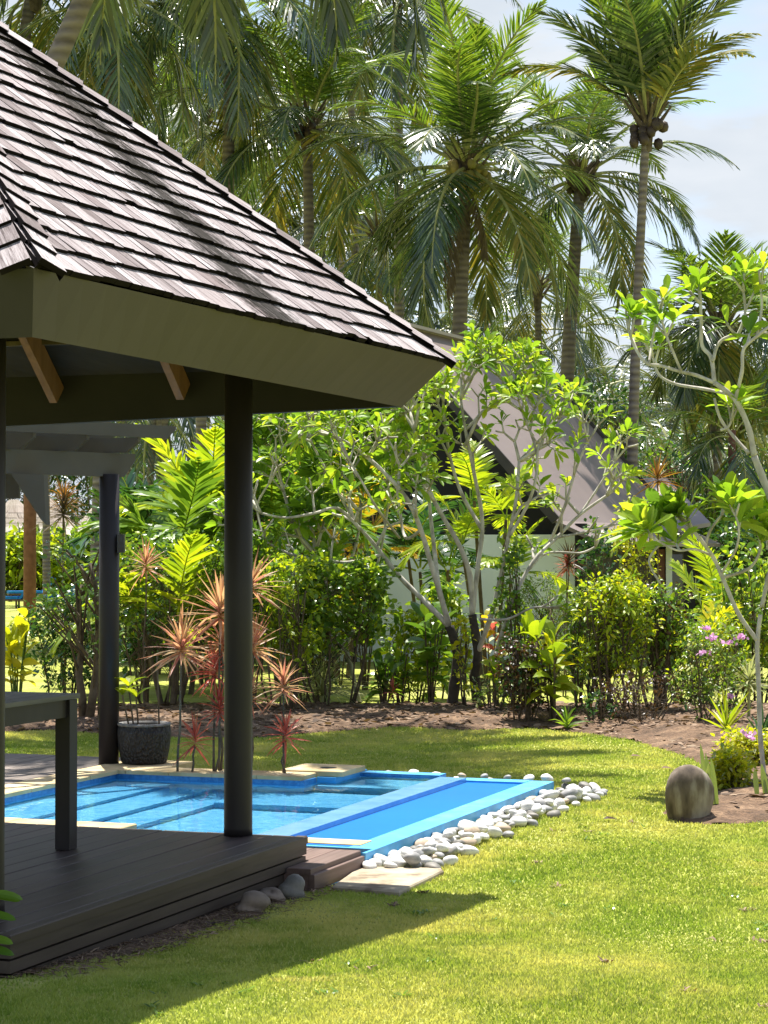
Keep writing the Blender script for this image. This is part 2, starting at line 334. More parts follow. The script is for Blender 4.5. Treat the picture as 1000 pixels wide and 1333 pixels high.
def ground_mat():
    m, t, b, o = mat('lawn_ground'); tcx = nn(t, 'ShaderNodeTexCoord').outputs['Object']
    a = noise(t, .5, 5, vec=tcx); n2 = noise(t, 5, 6, vec=tcx); n3 = noise(t, 40, 4, vec=tcx)
    c = mixc(t, ramp(t, n2, [(.35, (0, 0, 0)), (.65, (1, 1, 1))]), (.20, .24, .035), (.34, .36, .08))
    c = mixc(t, ramp(t, a, [(.45, (0, 0, 0)), (.7, (.7, .7, .7))]), c, (.44, .42, .16))
    c = mixc(t, .5, c, mixc(t, 1.0, c, ramp(t, n3, [(.3, (.4, .4, .4)), (.7, (1.4, 1.4, 1.4))]), 'MULTIPLY'))
    t.links.new(c, b.inputs['Base Color']); b.inputs['Roughness'].default_value = .95; b.inputs['Specular IOR Level'].default_value = .1
    bump(t, b, n3, .6, .03); return m
M['lawn'] = ground_mat()
def blade_mat():
    m, t, b, o = mat('grass_blade'); tcx = nn(t, 'ShaderNodeTexCoord').outputs['Object']
    c = ramp(t, island(t), [(0, (.20, .26, .055)), (.4, (.26, .32, .065)), (.8, (.34, .38, .09)), (1, (.46, .44, .20))])
    a = noise(t, .9, 5, vec=tcx, sc=(1, .6, 1), rough=.65); a2 = noise(t, .32, 3, vec=tcx)
    c = mixc(t, ramp(t, a, [(.44, (0, 0, 0)), (.62, (.85, .85, .85))]), c, (.55, .50, .19))
    c = mixc(t, ramp(t, a2, [(.40, (.7, .7, .7)), (.58, (0, 0, 0))]), c, mixc(t, 1., c, (.58, .80, .5), 'MULTIPLY'))
    a3 = noise(t, 3.2, 4, vec=tcx, sc=(.6, 1, 1), rough=.7); c = mixc(t, ramp(t, a3, [(.33, (.75, .75, .75)), (.46, (0, 0, 0))]), c, mixc(t, 1., c, (.62, .74, .5), 'MULTIPLY')); c = mixc(t, ramp(t, a3, [(.62, (0, 0, 0)), (.72, (.6, .6, .6))]), c, (.50, .42, .20))
    t.links.new(c, b.inputs['Base Color']); b.inputs['Roughness'].default_value = .6; b.inputs['Specular IOR Level'].default_value = .25
    tr = nn(t, 'ShaderNodeBsdfTranslucent'); ms = nn(t, 'ShaderNodeMixShader'); ms.inputs[0].default_value = .4
    t.links.new(mixc(t, 1.0, c, (1.5, 1.45, .8), 'MULTIPLY'), tr.inputs[0]); t.links.new(b.outputs[0], ms.inputs[1]); t.links.new(tr.outputs[0], ms.inputs[2]); t.links.new(ms.outputs[0], o.inputs[0])
    return m
M['blade'] = blade_mat()
def soil_mat():
    m, t, b, o = mat('brown_soil'); n = noise(t, 4, 7, rough=.7); n2 = noise(t, 35, 5)
    c = ramp(t, n, [(.3, (.055, .032, .016)), (.5, (.14, .082, .045)), (.7, (.28, .18, .105))])
    c = mixc(t, .6, c, mixc(t, 1., c, ramp(t, n2, [(.3, (.3, .3, .3)), (.7, (1.5, 1.5, 1.5))]), 'MULTIPLY'))
    t.links.new(c, b.inputs['Base Color']); b.inputs['Roughness'].default_value = .95; bump(t, b, n2, 1., .04); return m
M['soil'] = soil_mat()
def shingle_mat():
    m, t, b, o = mat('weathered_shingle'); uvn = nn(t, 'ShaderNodeUVMap').outputs[0]
    st = noise(t, 1.0, 6, vec=uvn, sc=(95, 3.0, 1), rough=.8); st2 = noise(t, 1., 3, vec=uvn, sc=(14, 1.2, 1)); big = noise(t, .8, 5, vec=uvn)
    c = ramp(t, st, [(.34, (.05, .042, .041)), (.43, (.19, .168, .167)), (.52, (.36, .332, .336)), (.66, (.58, .552, .558))])
    c = mixc(t, .8, c, mixc(t, 1., c, ramp(t, island(t), [(0, (.34, .29, .28)), (.25, (.75, .70, .70)), (.6, (1., .98, .98)), (1, (1.35, 1.34, 1.34))]), 'MULTIPLY'))
    c = mixc(t, ramp(t, st2, [(.3, (.5, .5, .5)), (.5, (0, 0, 0))]), c, (.20, .165, .165))
    c = mixc(t, ramp(t, big, [(.5, (0, 0, 0)), (.75, (.35, .35, .35))]), c, (.30, .22, .21))
    # mildew band that runs down the slope
    sx = nn(t, 'ShaderNodeSeparateXYZ'); t.links.new(uvn, sx.inputs[0])
    k = nn(t, 'ShaderNodeMath', operation='MULTIPLY_ADD'); k.inputs[1].default_value = MILK; k.inputs[2].default_value = MILC
    t.links.new(sx.outputs[1], k.inputs[0])
    df = nn(t, 'ShaderNodeMath', operation='SUBTRACT'); t.links.new(sx.outputs[0], df.inputs[0]); t.links.new(k.outputs[0], df.inputs[1])
    ab = nn(t, 'ShaderNodeMath', operation='ABSOLUTE'); t.links.new(df.outputs[0], ab.inputs[0])
    band = nn(t, 'ShaderNodeMapRange'); band.inputs['From Min'].default_value = .55; band.inputs['From Max'].default_value = .02; t.links.new(ab.outputs[0], band.inputs[0])
    mn = noise(t, 1., 6, vec=uvn, sc=(30, 6, 1), rough=.85)
    mm = nn(t, 'ShaderNodeMath', operation='MULTIPLY_ADD'); t.links.new(band.outputs[0], mm.inputs[0]); mm.inputs[1].default_value = .25; t.links.new(mn, mm.inputs[2])
    c = mixc(t, ramp(t, mm.outputs[0], [(.60, (0, 0, 0)), (.68, (.93, .93, .93))]), c, (.016, .015, .011))
    t.links.new(c, b.inputs['Base Color']); b.inputs['Roughness'].default_value = .85; b.inputs['Specular IOR Level'].default_value = .04
    bump(t, b, st, .5, .006); return m
# =================================================================== GROUND
HV0, HV1, HU0, HU1 = -8.62, -4.80, 12.55, 17.72      # hole for the pool
def ground():
    b = MB()
    vs = sorted(set([-900, -400, -200, -100, -60, -30, -20, -14] + list(np.round(np.arange(-11, 3, .5), 3)) + [4, 6, 10, 20, 40, 80, 200, 500, 900] + [HV0, HV1, -6.45]))
    us = sorted(set([-30, 0, 4] + list(np.round(np.arange(6, 19, .4), 3)) + [20, 24, 30, 40, 60, 100, 200, 400, 800, 1500] + [HU0, HU1, 16.9]))
    nv, nu = len(vs), len(us)
    V = []
    for u in us:
        for v in vs:
            p = W(u, v); p[2] = float(gz(p[0], p[1])); V.append(p)
    Fs = []
    for i in range(nu - 1):
        for j in range(nv - 1):
            cu, cv = (us[i] + us[i + 1]) / 2, (vs[j] + vs[j + 1]) / 2
            if HU0 < cu < HU1 and HV0 < cv < HV1 and not (cu > 16.9 and cv < -6.45): continue
            Fs.append((i * nv + j, i * nv + j + 1, (i + 1) * nv + j + 1, (i + 1) * nv + j))
    b.add(V, np.array(Fs)); o = b.build('lawn', M['lawn'], loc=(0, 0, 0), smooth=True); tag(o, kind='structure')
ground()
def inpoly(x, y, poly):
    x = np.asarray(x); y = np.asarray(y); r = np.zeros(x.shape, bool); n = len(poly)
    for i in range(n):
        x0, y0 = poly[i]; x1, y1 = poly[(i + 1) % n]
        c = ((y0 > y) != (y1 > y)) & (x < (x1 - x0) * (y - y0) / (y1 - y0 + 1e-12) + x0); r ^= c
    return r
def edist(x, y, poly):
    d = np.full(np.shape(x), 1e9); n = len(poly)
    for i in range(n):
        a = np.array(poly[i]); e = np.array(poly[(i + 1) % n]) - a; l = e @ e
        t = np.clip(((x - a[0]) * e[0] + (y - a[1]) * e[1]) / l, 0, 1)
        d = np.minimum(d, np.hypot(x - a[0] - t * e[0], y - a[1] - t * e[1]))
    return d
bedpx = [(-160, 958), (60, 952), (200, 962), (330, 962), (420, 955), (520, 948), (600, 952), (690, 949), (760, 956), (820, 966), (875, 982), (915, 1000), (905, 1020), (868, 1042), (850, 1060), (880, 1073), (940, 1076), (1040, 1070), (1250, 1068), (1250, 922), (900, 921), (640, 921), (300, 921), (-160, 923)]
BED = [tuple(Gd(*p)[:2]) for p in bedpx]
def vnoise(x, y, s, seed=0):
    x = x * s + seed * 17.3; y = y * s + seed * 9.1
    return (np.sin(x * 1.7 + 1.3 * np.sin(y * 1.1)) + np.sin(y * 2.3 + 1.7 * np.sin(x * .9 + 2)) + .6 * np.sin(3.9 * x + 2.1 * y) + .5 * np.sin(5.3 * y - 3.1 * x)) / 3.1
def bedz(x, y):
    d = edist(x, y, BED)
    return .085 * sstep(0, .9, d) + .02 * sstep(0, .2, d) * (1 + vnoise(x, y, 4)) + .012 * sstep(0, .3, d) * vnoise(x, y, 17, 3)
def bed():
    xs = np.arange(-8, 9, .06); ys = np.arange(16, 28.6, .07)
    X, Y = np.meshgrid(xs, ys)
    wob = .07 * vnoise(X, Y, 5, 2)
    ok = inpoly(X + wob, Y + wob, BED); Z = bedz(X, Y) + .006 - .03 * (edist(X, Y, BED) < .07)
    nx = len(xs); idx = np.arange(X.size).reshape(X.shape)
    q = ok[:-1, :-1] & ok[1:, :-1] & ok[:-1, 1:] & ok[1:, 1:]
    Fq = np.stack([idx[:-1, :-1], idx[:-1, 1:], idx[1:, 1:], idx[1:, :-1]], -1)[q]
    b = MB(); b.add(np.stack([X, Y, Z], -1).reshape(-1, 3), Fq)
    o = b.build('soil_bed', M['soil'], loc=(0, 0, 0), smooth=True); tag(o, kind='structure')
bed()
def gh(x, y):
    x = float(x); y = float(y)
    if inpoly(np.array([x]), np.array([y]), BED)[0]: return float(bedz(np.array([x]), np.array([y]))[0])
    return float(gz(x, y))
SLAB = [tuple(Gd(px, py)[:2]) for px, py in ((432, 1160), (468, 1134), (575, 1136), (578, 1139), (520, 1167))]
def grass():
    N = 520000
    D = 8.0 * (28.5 / 8.0) ** rng.random(N); x = (rng.random(N) * 2 - 1) * (.178 * D + .9)
    # thin near the camera side so that blades per metre fall off with distance only slowly
    u = EU[0] * x + EU[1] * D; v = EV[0] * x + EV[1] * D
    ok = ~((u > 8.95) & (u < 12.65) & (v < -5.02)) & ~((u > 12.5) & (u < np.where(v < -6.42, 16.95, HU1 + .05)) & (v < HV1 + .02)) & ~((u > 12.2) & (u < 13.2) & (v > -5.1) & (v < -4.79)) & ~((v < -8.4) & (u > 12) & (u < 17.95))
    ok &= ~inpoly(x, D, SLAB)
    e = edist(x, D, BED); ib = inpoly(x, D, BED); ok &= ~(ib & (e > .02 + .25 * rng.random(N) ** 2))
    # worn bare earth at the foot of the deck
    wear = (v < -4.75 + .12 * vnoise(u, v, 3)) & (u < 12.7) & (rng.random(N) < .75); ok &= ~wear
    x, D, u, v = x[ok], D[ok], u[ok], v[ok]; n = len(x)
    z = gz(x, D)
    H = (.011 + .010 * rng.random(n)) * (1 + .35 * vnoise(x, D, 1.2)) * (1 + .02 * (D - 9)); Wd = .0028 + .00034 * D
    a = rng.random(n) * 6.283; ln = .55 * rng.random(n) + .2
    base = np.stack([x, D, z], -1); tip = base + np.stack([np.cos(a) * ln * H, np.sin(a) * ln * H, H], -1)
    b2 = rng.random(n) * 3.1416; sd = np.stack([np.cos(b2), np.sin(b2) * .3, 0 * b2], -1) * Wd[:, None]
    V = np.stack([base - sd, base + sd, tip], 1).reshape(-1, 3)
    m = MB(); m.add(V, np.arange(3 * n).reshape(-1, 3)); o = m.build('grass', M['blade'], loc=(0, 0, 0)); tag(o, 'short sunlit green lawn grass with yellow patches', 'grass', kind='stuff')
grass()
def bare_earth():
    us = np.arange(8.9, 12.4, .04); vs = np.arange(-5.3, -4.5, .03); U, V_ = np.meshgrid(us, vs)
    lim = -4.80 + .10 * vnoise(U, V_, 3) + .05 * vnoise(U, V_, 11, 2) - .12 * sstep(9.9, 9.0, U); ok = V_ < lim
    X = EU[0] * U + EV[0] * V_; Y = EU[1] * U + EV[1] * V_; Z = gz(X, Y) + .005 + .01 * (1 + vnoise(U, V_, 14)) * np.clip((lim - V_) * 6, 0, 1)
    idx = np.arange(U.size).reshape(U.shape); q = ok[:-1, :-1] & ok[1:, :-1] & ok[:-1, 1:] & ok[1:, 1:]
    b = MB(); b.add(np.stack([X, Y, Z], -1).reshape(-1, 3), np.stack([idx[:-1, :-1], idx[:-1, 1:], idx[1:, 1:], idx[1:, :-1]], -1)[q]); tag(b.build('bare_earth', M['soil'], loc=(0, 0, 0), smooth=True), kind='structure')
    n = 1500; u = 8.95 + rng.random(n) * 3.5; v = -5.0 + .34 * rng.random(n) ** 1.4; p = np.stack([EU[0] * u + EV[0] * v, EU[1] * u + EV[1] * v, 0 * u], -1); p[:, 2] = gz(p[:, 0], p[:, 1]) + .018; a = rng.random(n) * 6.28
    b = MB(); b.leaves(p, np.stack([np.cos(a), np.sin(a), rng.random(n) * .5], -1), rng.normal(size=(n, 3)) * .3 + [0, 0, 1], .03 + .05 * rng.random(n), .004 + .006 * rng.random(n), [0, .5, 1], [1, .8, .2], droop=.2)
    tag(b.build('dry_grass', M['litter'], loc=(0, 0, 0)), 'dry straw and dead grass along the foot of the dark deck', 'dry grass', kind='stuff')
bare_earth()
def litter():
    n = 22000
    x = rng.random(n) * 15 - 7.5; y = 16.5 + rng.random(n) * 11.5; ok = inpoly(x, y, BED) & (edist(x, y, BED) > .05)
    dens = vnoise(x, y, 1.5, 5) + .9 * (y > 24) > rng.random(n) * 1.4 - .4; ok &= dens
    x, y = x[ok], y[ok]; n = len(x); a = rng.random(n) * 6.28
    b = MB(); b.leaves(np.stack([x, y, bedz(x, y) + .012], -1), np.stack([np.cos(a), np.sin(a), rng.random(n) * .5 - .15], -1), rng.normal(size=(n, 3)) * .3 + [0, 0, 1], .05 + .09 * rng.random(n), .02 + .04 * rng.random(n), [0, .4, .8, 1], [.1, 1, .7, .05], droop=.1)
    o = b.build('leaf_litter', M['litter'], loc=(0, 0, 0)); tag(o, 'dry brown fallen leaves scattered over the soil bed', 'leaf litter', kind='stuff')
litter()
# =================================================================== PAVILION
TZ = CAMZ + 1.203; BZ = CAMZ + .913
near_t = W(8.235, -4.51, TZ); far_t = W(13.32, -4.31, TZ); near_b = W(8.36, -4.585, BZ); far_b = W(13.29, -4.61, BZ)
AP = W(10.78, -6.95, TZ + 2.31)
LB = W(13.30, -9.45, TZ); LN = W(8.25, -9.45, TZ)
def raypt(px, py, A, B, C):
    d = P(px, py, 1.0) - np.array([0, 0, CAMZ]); n = np.cross(B - A, C - A); o = np.array([0, 0, CAMZ])
    return o + d * (np.dot(A - o, n) / np.dot(d, n))
_ea = (far_t - near_t) / np.linalg.norm(far_t - near_t)
_n = np.cross(far_t - near_t, AP - near_t); _n /= np.linalg.norm(_n); _eb = np.cross(_n, _ea)
if _eb[2] < 0: _eb = -_eb
def ab(p): return float(np.dot(p - near_t, _ea)), float(np.dot(p - near_t, _eb))
m0, m1 = ab(raypt(85, 125, near_t, far_t, AP)), ab(raypt(368, 425, near_t, far_t, AP))
MILK = (m1[0] - m0[0]) / (m1[1] - m0[1]); MILC = m0[0] - MILK * m0[1]
M['shingle'] = shingle_mat()
DZ = .28
def pavilion():
    pv = thing('pavilion', 'open dark timber pavilion with pyramid shingle roof beside the pool', 'pavilion', W(10.78, -6.95, 0))
    # roof core
    b = MB(); dn = np.array([0, 0, -.05])
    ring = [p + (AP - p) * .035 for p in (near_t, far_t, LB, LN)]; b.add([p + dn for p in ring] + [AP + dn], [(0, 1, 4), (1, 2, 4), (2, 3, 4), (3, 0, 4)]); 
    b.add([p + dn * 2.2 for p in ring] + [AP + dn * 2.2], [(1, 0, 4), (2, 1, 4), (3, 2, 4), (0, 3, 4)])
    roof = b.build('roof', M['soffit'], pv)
    # shingles
    s = MB(); uvs = []
    def put(q, n, uvq, lift=(.030, .006), th=.018, side=False):
        q = [np.asarray(p) for p in q]
        top = [q[0] + n * lift[0], q[1] + n * lift[0], q[2] + n * lift[1], q[3] + n * lift[1]]
        V = top + [q[0] + n * (lift[0] - th - .012), q[1] + n * (lift[0] - th - .012)]
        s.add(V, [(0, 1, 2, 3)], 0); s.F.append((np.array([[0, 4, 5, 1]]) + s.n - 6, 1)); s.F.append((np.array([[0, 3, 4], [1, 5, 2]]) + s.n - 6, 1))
        uvs.append(np.array(list(uvq) + [uvq[0], uvq[1]]))
        if side:
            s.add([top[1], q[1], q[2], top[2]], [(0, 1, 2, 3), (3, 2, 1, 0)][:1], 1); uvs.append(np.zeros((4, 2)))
    NC = 20
    faces = [(near_t, far_t), (far_t, LB), (LB, LN), (LN, near_t)]
    for fi, (A, B) in enumerate(faces):
        ea = B - A; Lg = np.linalg.norm(ea); ea /= Lg; n = np.cross(B - A, AP - A); n /= np.linalg.norm(n)
        if n[2] < 0: n = -n
        eb = np.cross(n, ea); eb = eb if eb[2] > 0 else -eb
        aT = np.dot(AP - A, ea); bT = np.dot(AP - A, eb)
        lo = lambda bb: aT * bb / bT; hi = lambda bb: Lg + (aT - Lg) * bb / bT
        ex = bT / NC
        for c in range(NC):
            b0 = c * ex - (.012 if c == 0 else 0); b1 = min((c + 1) * ex + .01, bT); a = lo(max(b0, 0)) - rng.random() * .1
            ph = rng.random() * 6
            while a < hi(max(b0, 0)):
                wd = .075 + .085 * rng.random(); a1 = a + wd
                j = b0 + (rng.random() - .5) * .018 + .008 * math.sin(a * 2.2 + ph) + (.02 if rng.random() < .04 else 0); g = .002 if rng.random() < .8 else .006
                cl = lambda x, bb: min(max(x, lo(max(bb, 0))), hi(max(bb, 0)))
                qa = [(cl(a + g, j), j), (cl(a1 - g, j), j), (cl(a1 - g, b1), b1), (cl(a + g, b1), b1)]
                if qa[1][0] - qa[0][0] > .012:
                    off = fi * 31.7
                    lf = .024 + rng.random() * .006
                    put([A + ea * x + eb * y for x, y in qa], n, [(x + off, y + c * .37 * 0) for x, y in qa], (lf, .006))
                a = a1
    # hip caps
    for hi_, (Bp, fa, fb) in enumerate([(near_t, far_t, LN), (far_t, LB, near_t), (LB, LN, far_t), (LN, near_t, LB)]):
        for side, other in ((0, fa), (1, fb)):
            n = np.cross(other - Bp, AP - Bp); n /= np.linalg.norm(n); n = n if n[2] > 0 else -n
            h = AP - Bp; hl = np.linalg.norm(h); h /= hl; cr = other - Bp; cr -= h * np.dot(cr, h); cr /= np.linalg.norm(cr)
            k = 24; st = hl / k
            for i in range(k):
                wdt = .135 + .012 * rng.random(); j = (rng.random() - .5) * .015
                p0 = Bp + h * (i * st + j - (.01 if i == 0 else 0)); p1 = Bp + h * ((i + 1) * st + .012)
                put([p0 + cr * .004, p0 + cr * wdt, p1 + cr * wdt, p1 + cr * .004], n, [(200 + hi_ * 9 + i * .7, i * .31 + side * 5), (200.13 + hi_ * 9 + i * .7, i * .31 + side * 5), (200.13 + hi_ * 9 + i * .7, i * .31 + .2 + side * 5), (200 + hi_ * 9 + i * .7, i * .31 + .2 + side * 5)], (.052, .036), .018, True)
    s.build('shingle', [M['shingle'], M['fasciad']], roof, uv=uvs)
    # fascia boards
    def plank(t0, t1, b0, b1, th, m, nm, parent=pv):
        out = np.cross(t1 - t0, b0 - t0); out /= np.linalg.norm(out)
        if np.dot(out, (t0 + t1) / 2 - W(10.78, -6.95, TZ)) < 0: out = -out
        q = [b0 - out * th, b1 - out * th, b1, b0, t0 - out * th, t1 - out * th, t1, t0]
        bb = MB(); N_ = 24; f = np.linspace(0, 1, N_ + 1)[:, None]; L4 = [q[0] * (1 - f) + q[1] * f, q[3] * (1 - f) + q[2] * f, q[7] * (1 - f) + q[6] * f, q[4] * (1 - f) + q[5] * f]
        V = np.stack(L4, 1).reshape(-1, 3); bb.add(V, [(i * 4 + j, i * 4 + (j + 1) % 4, i * 4 + 4 + (j + 1) % 4, i * 4 + 4 + j) for i in range(N_) for j in range(4)] + [(0, 1, 2, 3), (N_ * 4 + 3, N_ * 4 + 2, N_ * 4 + 1, N_ * 4)]); return bb.build(nm, m, parent)
    d3 = np.array([0, 0, -.010])
    LBb = W(13.29, -9.3, BZ - .12); LNb = W(8.36, -9.3, BZ)
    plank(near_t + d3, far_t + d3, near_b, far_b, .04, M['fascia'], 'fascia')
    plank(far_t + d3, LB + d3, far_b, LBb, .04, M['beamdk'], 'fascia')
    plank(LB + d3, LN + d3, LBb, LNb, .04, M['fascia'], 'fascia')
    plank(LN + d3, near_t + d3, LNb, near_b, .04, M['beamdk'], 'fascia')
    # ring beam at the posts
    PU0, PU1, PV0, PV1 = 9.42, 12.5, -8.7, -5.41
    bz0, bz1 = CAMZ + 1.42, CAMZ + 1.66
    for (u0, v0, u1, v1) in ((PU1, PV0 - .1, PU1, PV1 + .1), (PU0, PV0 - .1, PU0, PV1 + .1)):
        bb = MB(); bb.beam(W(u0, v0, (bz0 + bz1) / 2), W(u1, v1, (bz0 + bz1) / 2), .09, bz1 - bz0); bb.build('beam', M['beamd'], pv)
    for vv in (PV0, PV1):
        bb = MB(); bb.beam(W(PU0 - .1, vv, (bz0 + bz1) / 2 + .006), W(PU1 + .1, vv, (bz0 + bz1) / 2 + .006), .085, bz1 - bz0 - .02); bb.build('beam', M['beamd'], pv)
    # soffit close-off boards between beam and fascia on the far side
    for (v, u) in ((PV1, PU0), (PV1, PU1), (PV0, PU0), (PV0, PU1)):
        bb = MB(); bb.tube([W(u, v, DZ), W(u, v, DZ + .05), W(u, v, 1.5), W(u, v, bz0 + .03)], [.090, .088, .088, .088], 28); p = bb.build('post', M['post'], pv, smooth=True)
    # rafters
    def rafter(v_or_u, side, frac=.0):
        # runs from the ring beam up under the roof plane
        if side == 'far': e0 = W(13.22, v_or_u, TZ - .16); cdir = W(10.78, v_or_u, 0)
        if side == 'near': e0 = W(8.45, v_or_u, TZ - .10); cdir = W(10.78, v_or_u, 0)
        if side == 'right': e0 = W(v_or_u, -4.6, TZ - .10); cdir = W(v_or_u, -6.95, 0)
        if side == 'left': e0 = W(v_or_u, -9.3, TZ - .10); cdir = W(v_or_u, -6.95, 0)
        off = abs(v_or_u + 6.95) if side in ('far', 'near') else abs(v_or_u - 10.78)
        run = 2.5 - off - .15
        h = cdir - e0; h[2] = 0; h /= np.linalg.norm(h); sl_ = 2.31 / 2.5
        bb = MB(); bb.beam(e0, e0 + h * run + np.array([0, 0, run * sl_]), .055, .15); bb.build('rafter', M['rafter'], pv)
    for k in (-6.12, -7.06, -8.0, -8.8): rafter(k, 'far'); rafter(k, 'near')
    for k in (8.95, 9.86, 10.8, 11.7, 12.6): rafter(k, 'right'); rafter(k, 'left')
    for c_ in (near_t, far_t, LB, LN):
        bb = MB(); bb.beam(c_ + np.array([0, 0, -.22]) + (AP - c_) * .12, AP + np.array([0, 0, -.22]), .06, .16); bb.build('hip_rafter', M['rafter'], pv)
    # battens under the shingles
    bb = MB()
    for k in range(1, 9):
        f = k / 10.0; r = [p + (AP - p) * f + np.array([0, 0, -.13]) for p in ring]
        for i in range(4): bb.beam(r[i], r[(i + 1) % 4], .05, .03)
    bb.build('batten', M['stem'], roof)
    # deck
    dk = MB(); v = -5.06; i = 0
    while v > -9.4:
        w_ = .142; cut = [8.99, 12.56]
        if i % 3 == 1: cut = [8.99, 10.7 + (i % 4) * .3, 12.56]
        for a_, b_ in zip(cut[:-1], cut[1:]): dk.ubox(v - w_, v, a_ + .001, b_ - .002 + rng.random() * .012, DZ - .032 + rng.random() * .002, DZ + rng.random() * .003 - .001, bev=.003)
        v -= w_ + .007; i += 1
    deck = dk.build('deck', M['deck'], pv)
    sd = MB(); nos = MB()
    nos.ubox(-5.055, -4.985, 8.90, 12.60, DZ - .045, DZ + .002, bev=.006); nos.ubox(-9.5, -5.057, 8.90, 8.985, DZ - .045, DZ + .002, bev=.006)
    nos.build('nosing', M['deckside'], deck)
    zt = DZ - .047; ins = [.0, .004, .010, .028]
    for i, hh in enumerate((.062, .066, .064, .05)):
        sd.ubox(-5.07, -4.99 - ins[i] , 8.91 + ins[i], 12.59 - ins[i], zt - hh, zt - .010 * (i > 0), bev=.0); sd.ubox(-9.5, -5.08, 8.91 + ins[i], 8.96, zt - hh, zt - .006 * (i > 0)); zt -= hh + .002
    sd.build('side_board', M['deckside'], deck)
    jo = MB()
    for u in np.arange(9.1, 12.6, .45): jo.ubox(-9.4, -5.15, u, u + .05, .0, DZ - .036)
    jo.ubox(-9.4, -5.10, 9.02, 12.5, .0, .03)
    jo.build('joist', M['black'], deck)
pavilion()
# table on the deck
def table():
    t = thing('table', 'dark weathered timber table standing on the pavilion deck', 'table', W(11.2, -6.45, DZ))
    vE, uE = -6.05, 11.63; vW, uN = -6.95, 9.75; zt = CAMZ - .853
    b = MB(); n = 7; w_ = (vE - vW) / n
    for i in range(n): b.ubox(vW + i * w_ + .002, vW + (i + 1) * w_ - .002, uN + .06, uE - .0, zt - .028, zt + rng.random() * .001, bev=.003)
    b.build('tabletop', M['table'], t)
    a = MB(); z0, z1 = zt - .135, zt - .030
    a.ubox(vE - .055, vE - .03, uN + .1, uE - .06, z0, z1); a.ubox(vW + .03, vW + .055, uN + .1, uE - .06, z0, z1)
    a.ubox(vW + .06, vE - .06, uE - .06, uE - .035, z0, z1); a.ubox(vW + .06, vE - .06, uN + .1, uN + .125, z0, z1); a.build('apron', M['post'], t)
    for v in (vE - .105, vW + .01):
        for u in (uE - .115, uN + .08):
            l = MB(); l.ubox(v, v + .095, u, u + .095, DZ + .004, zt - .032); l.build('leg', M['post'], t)
table()
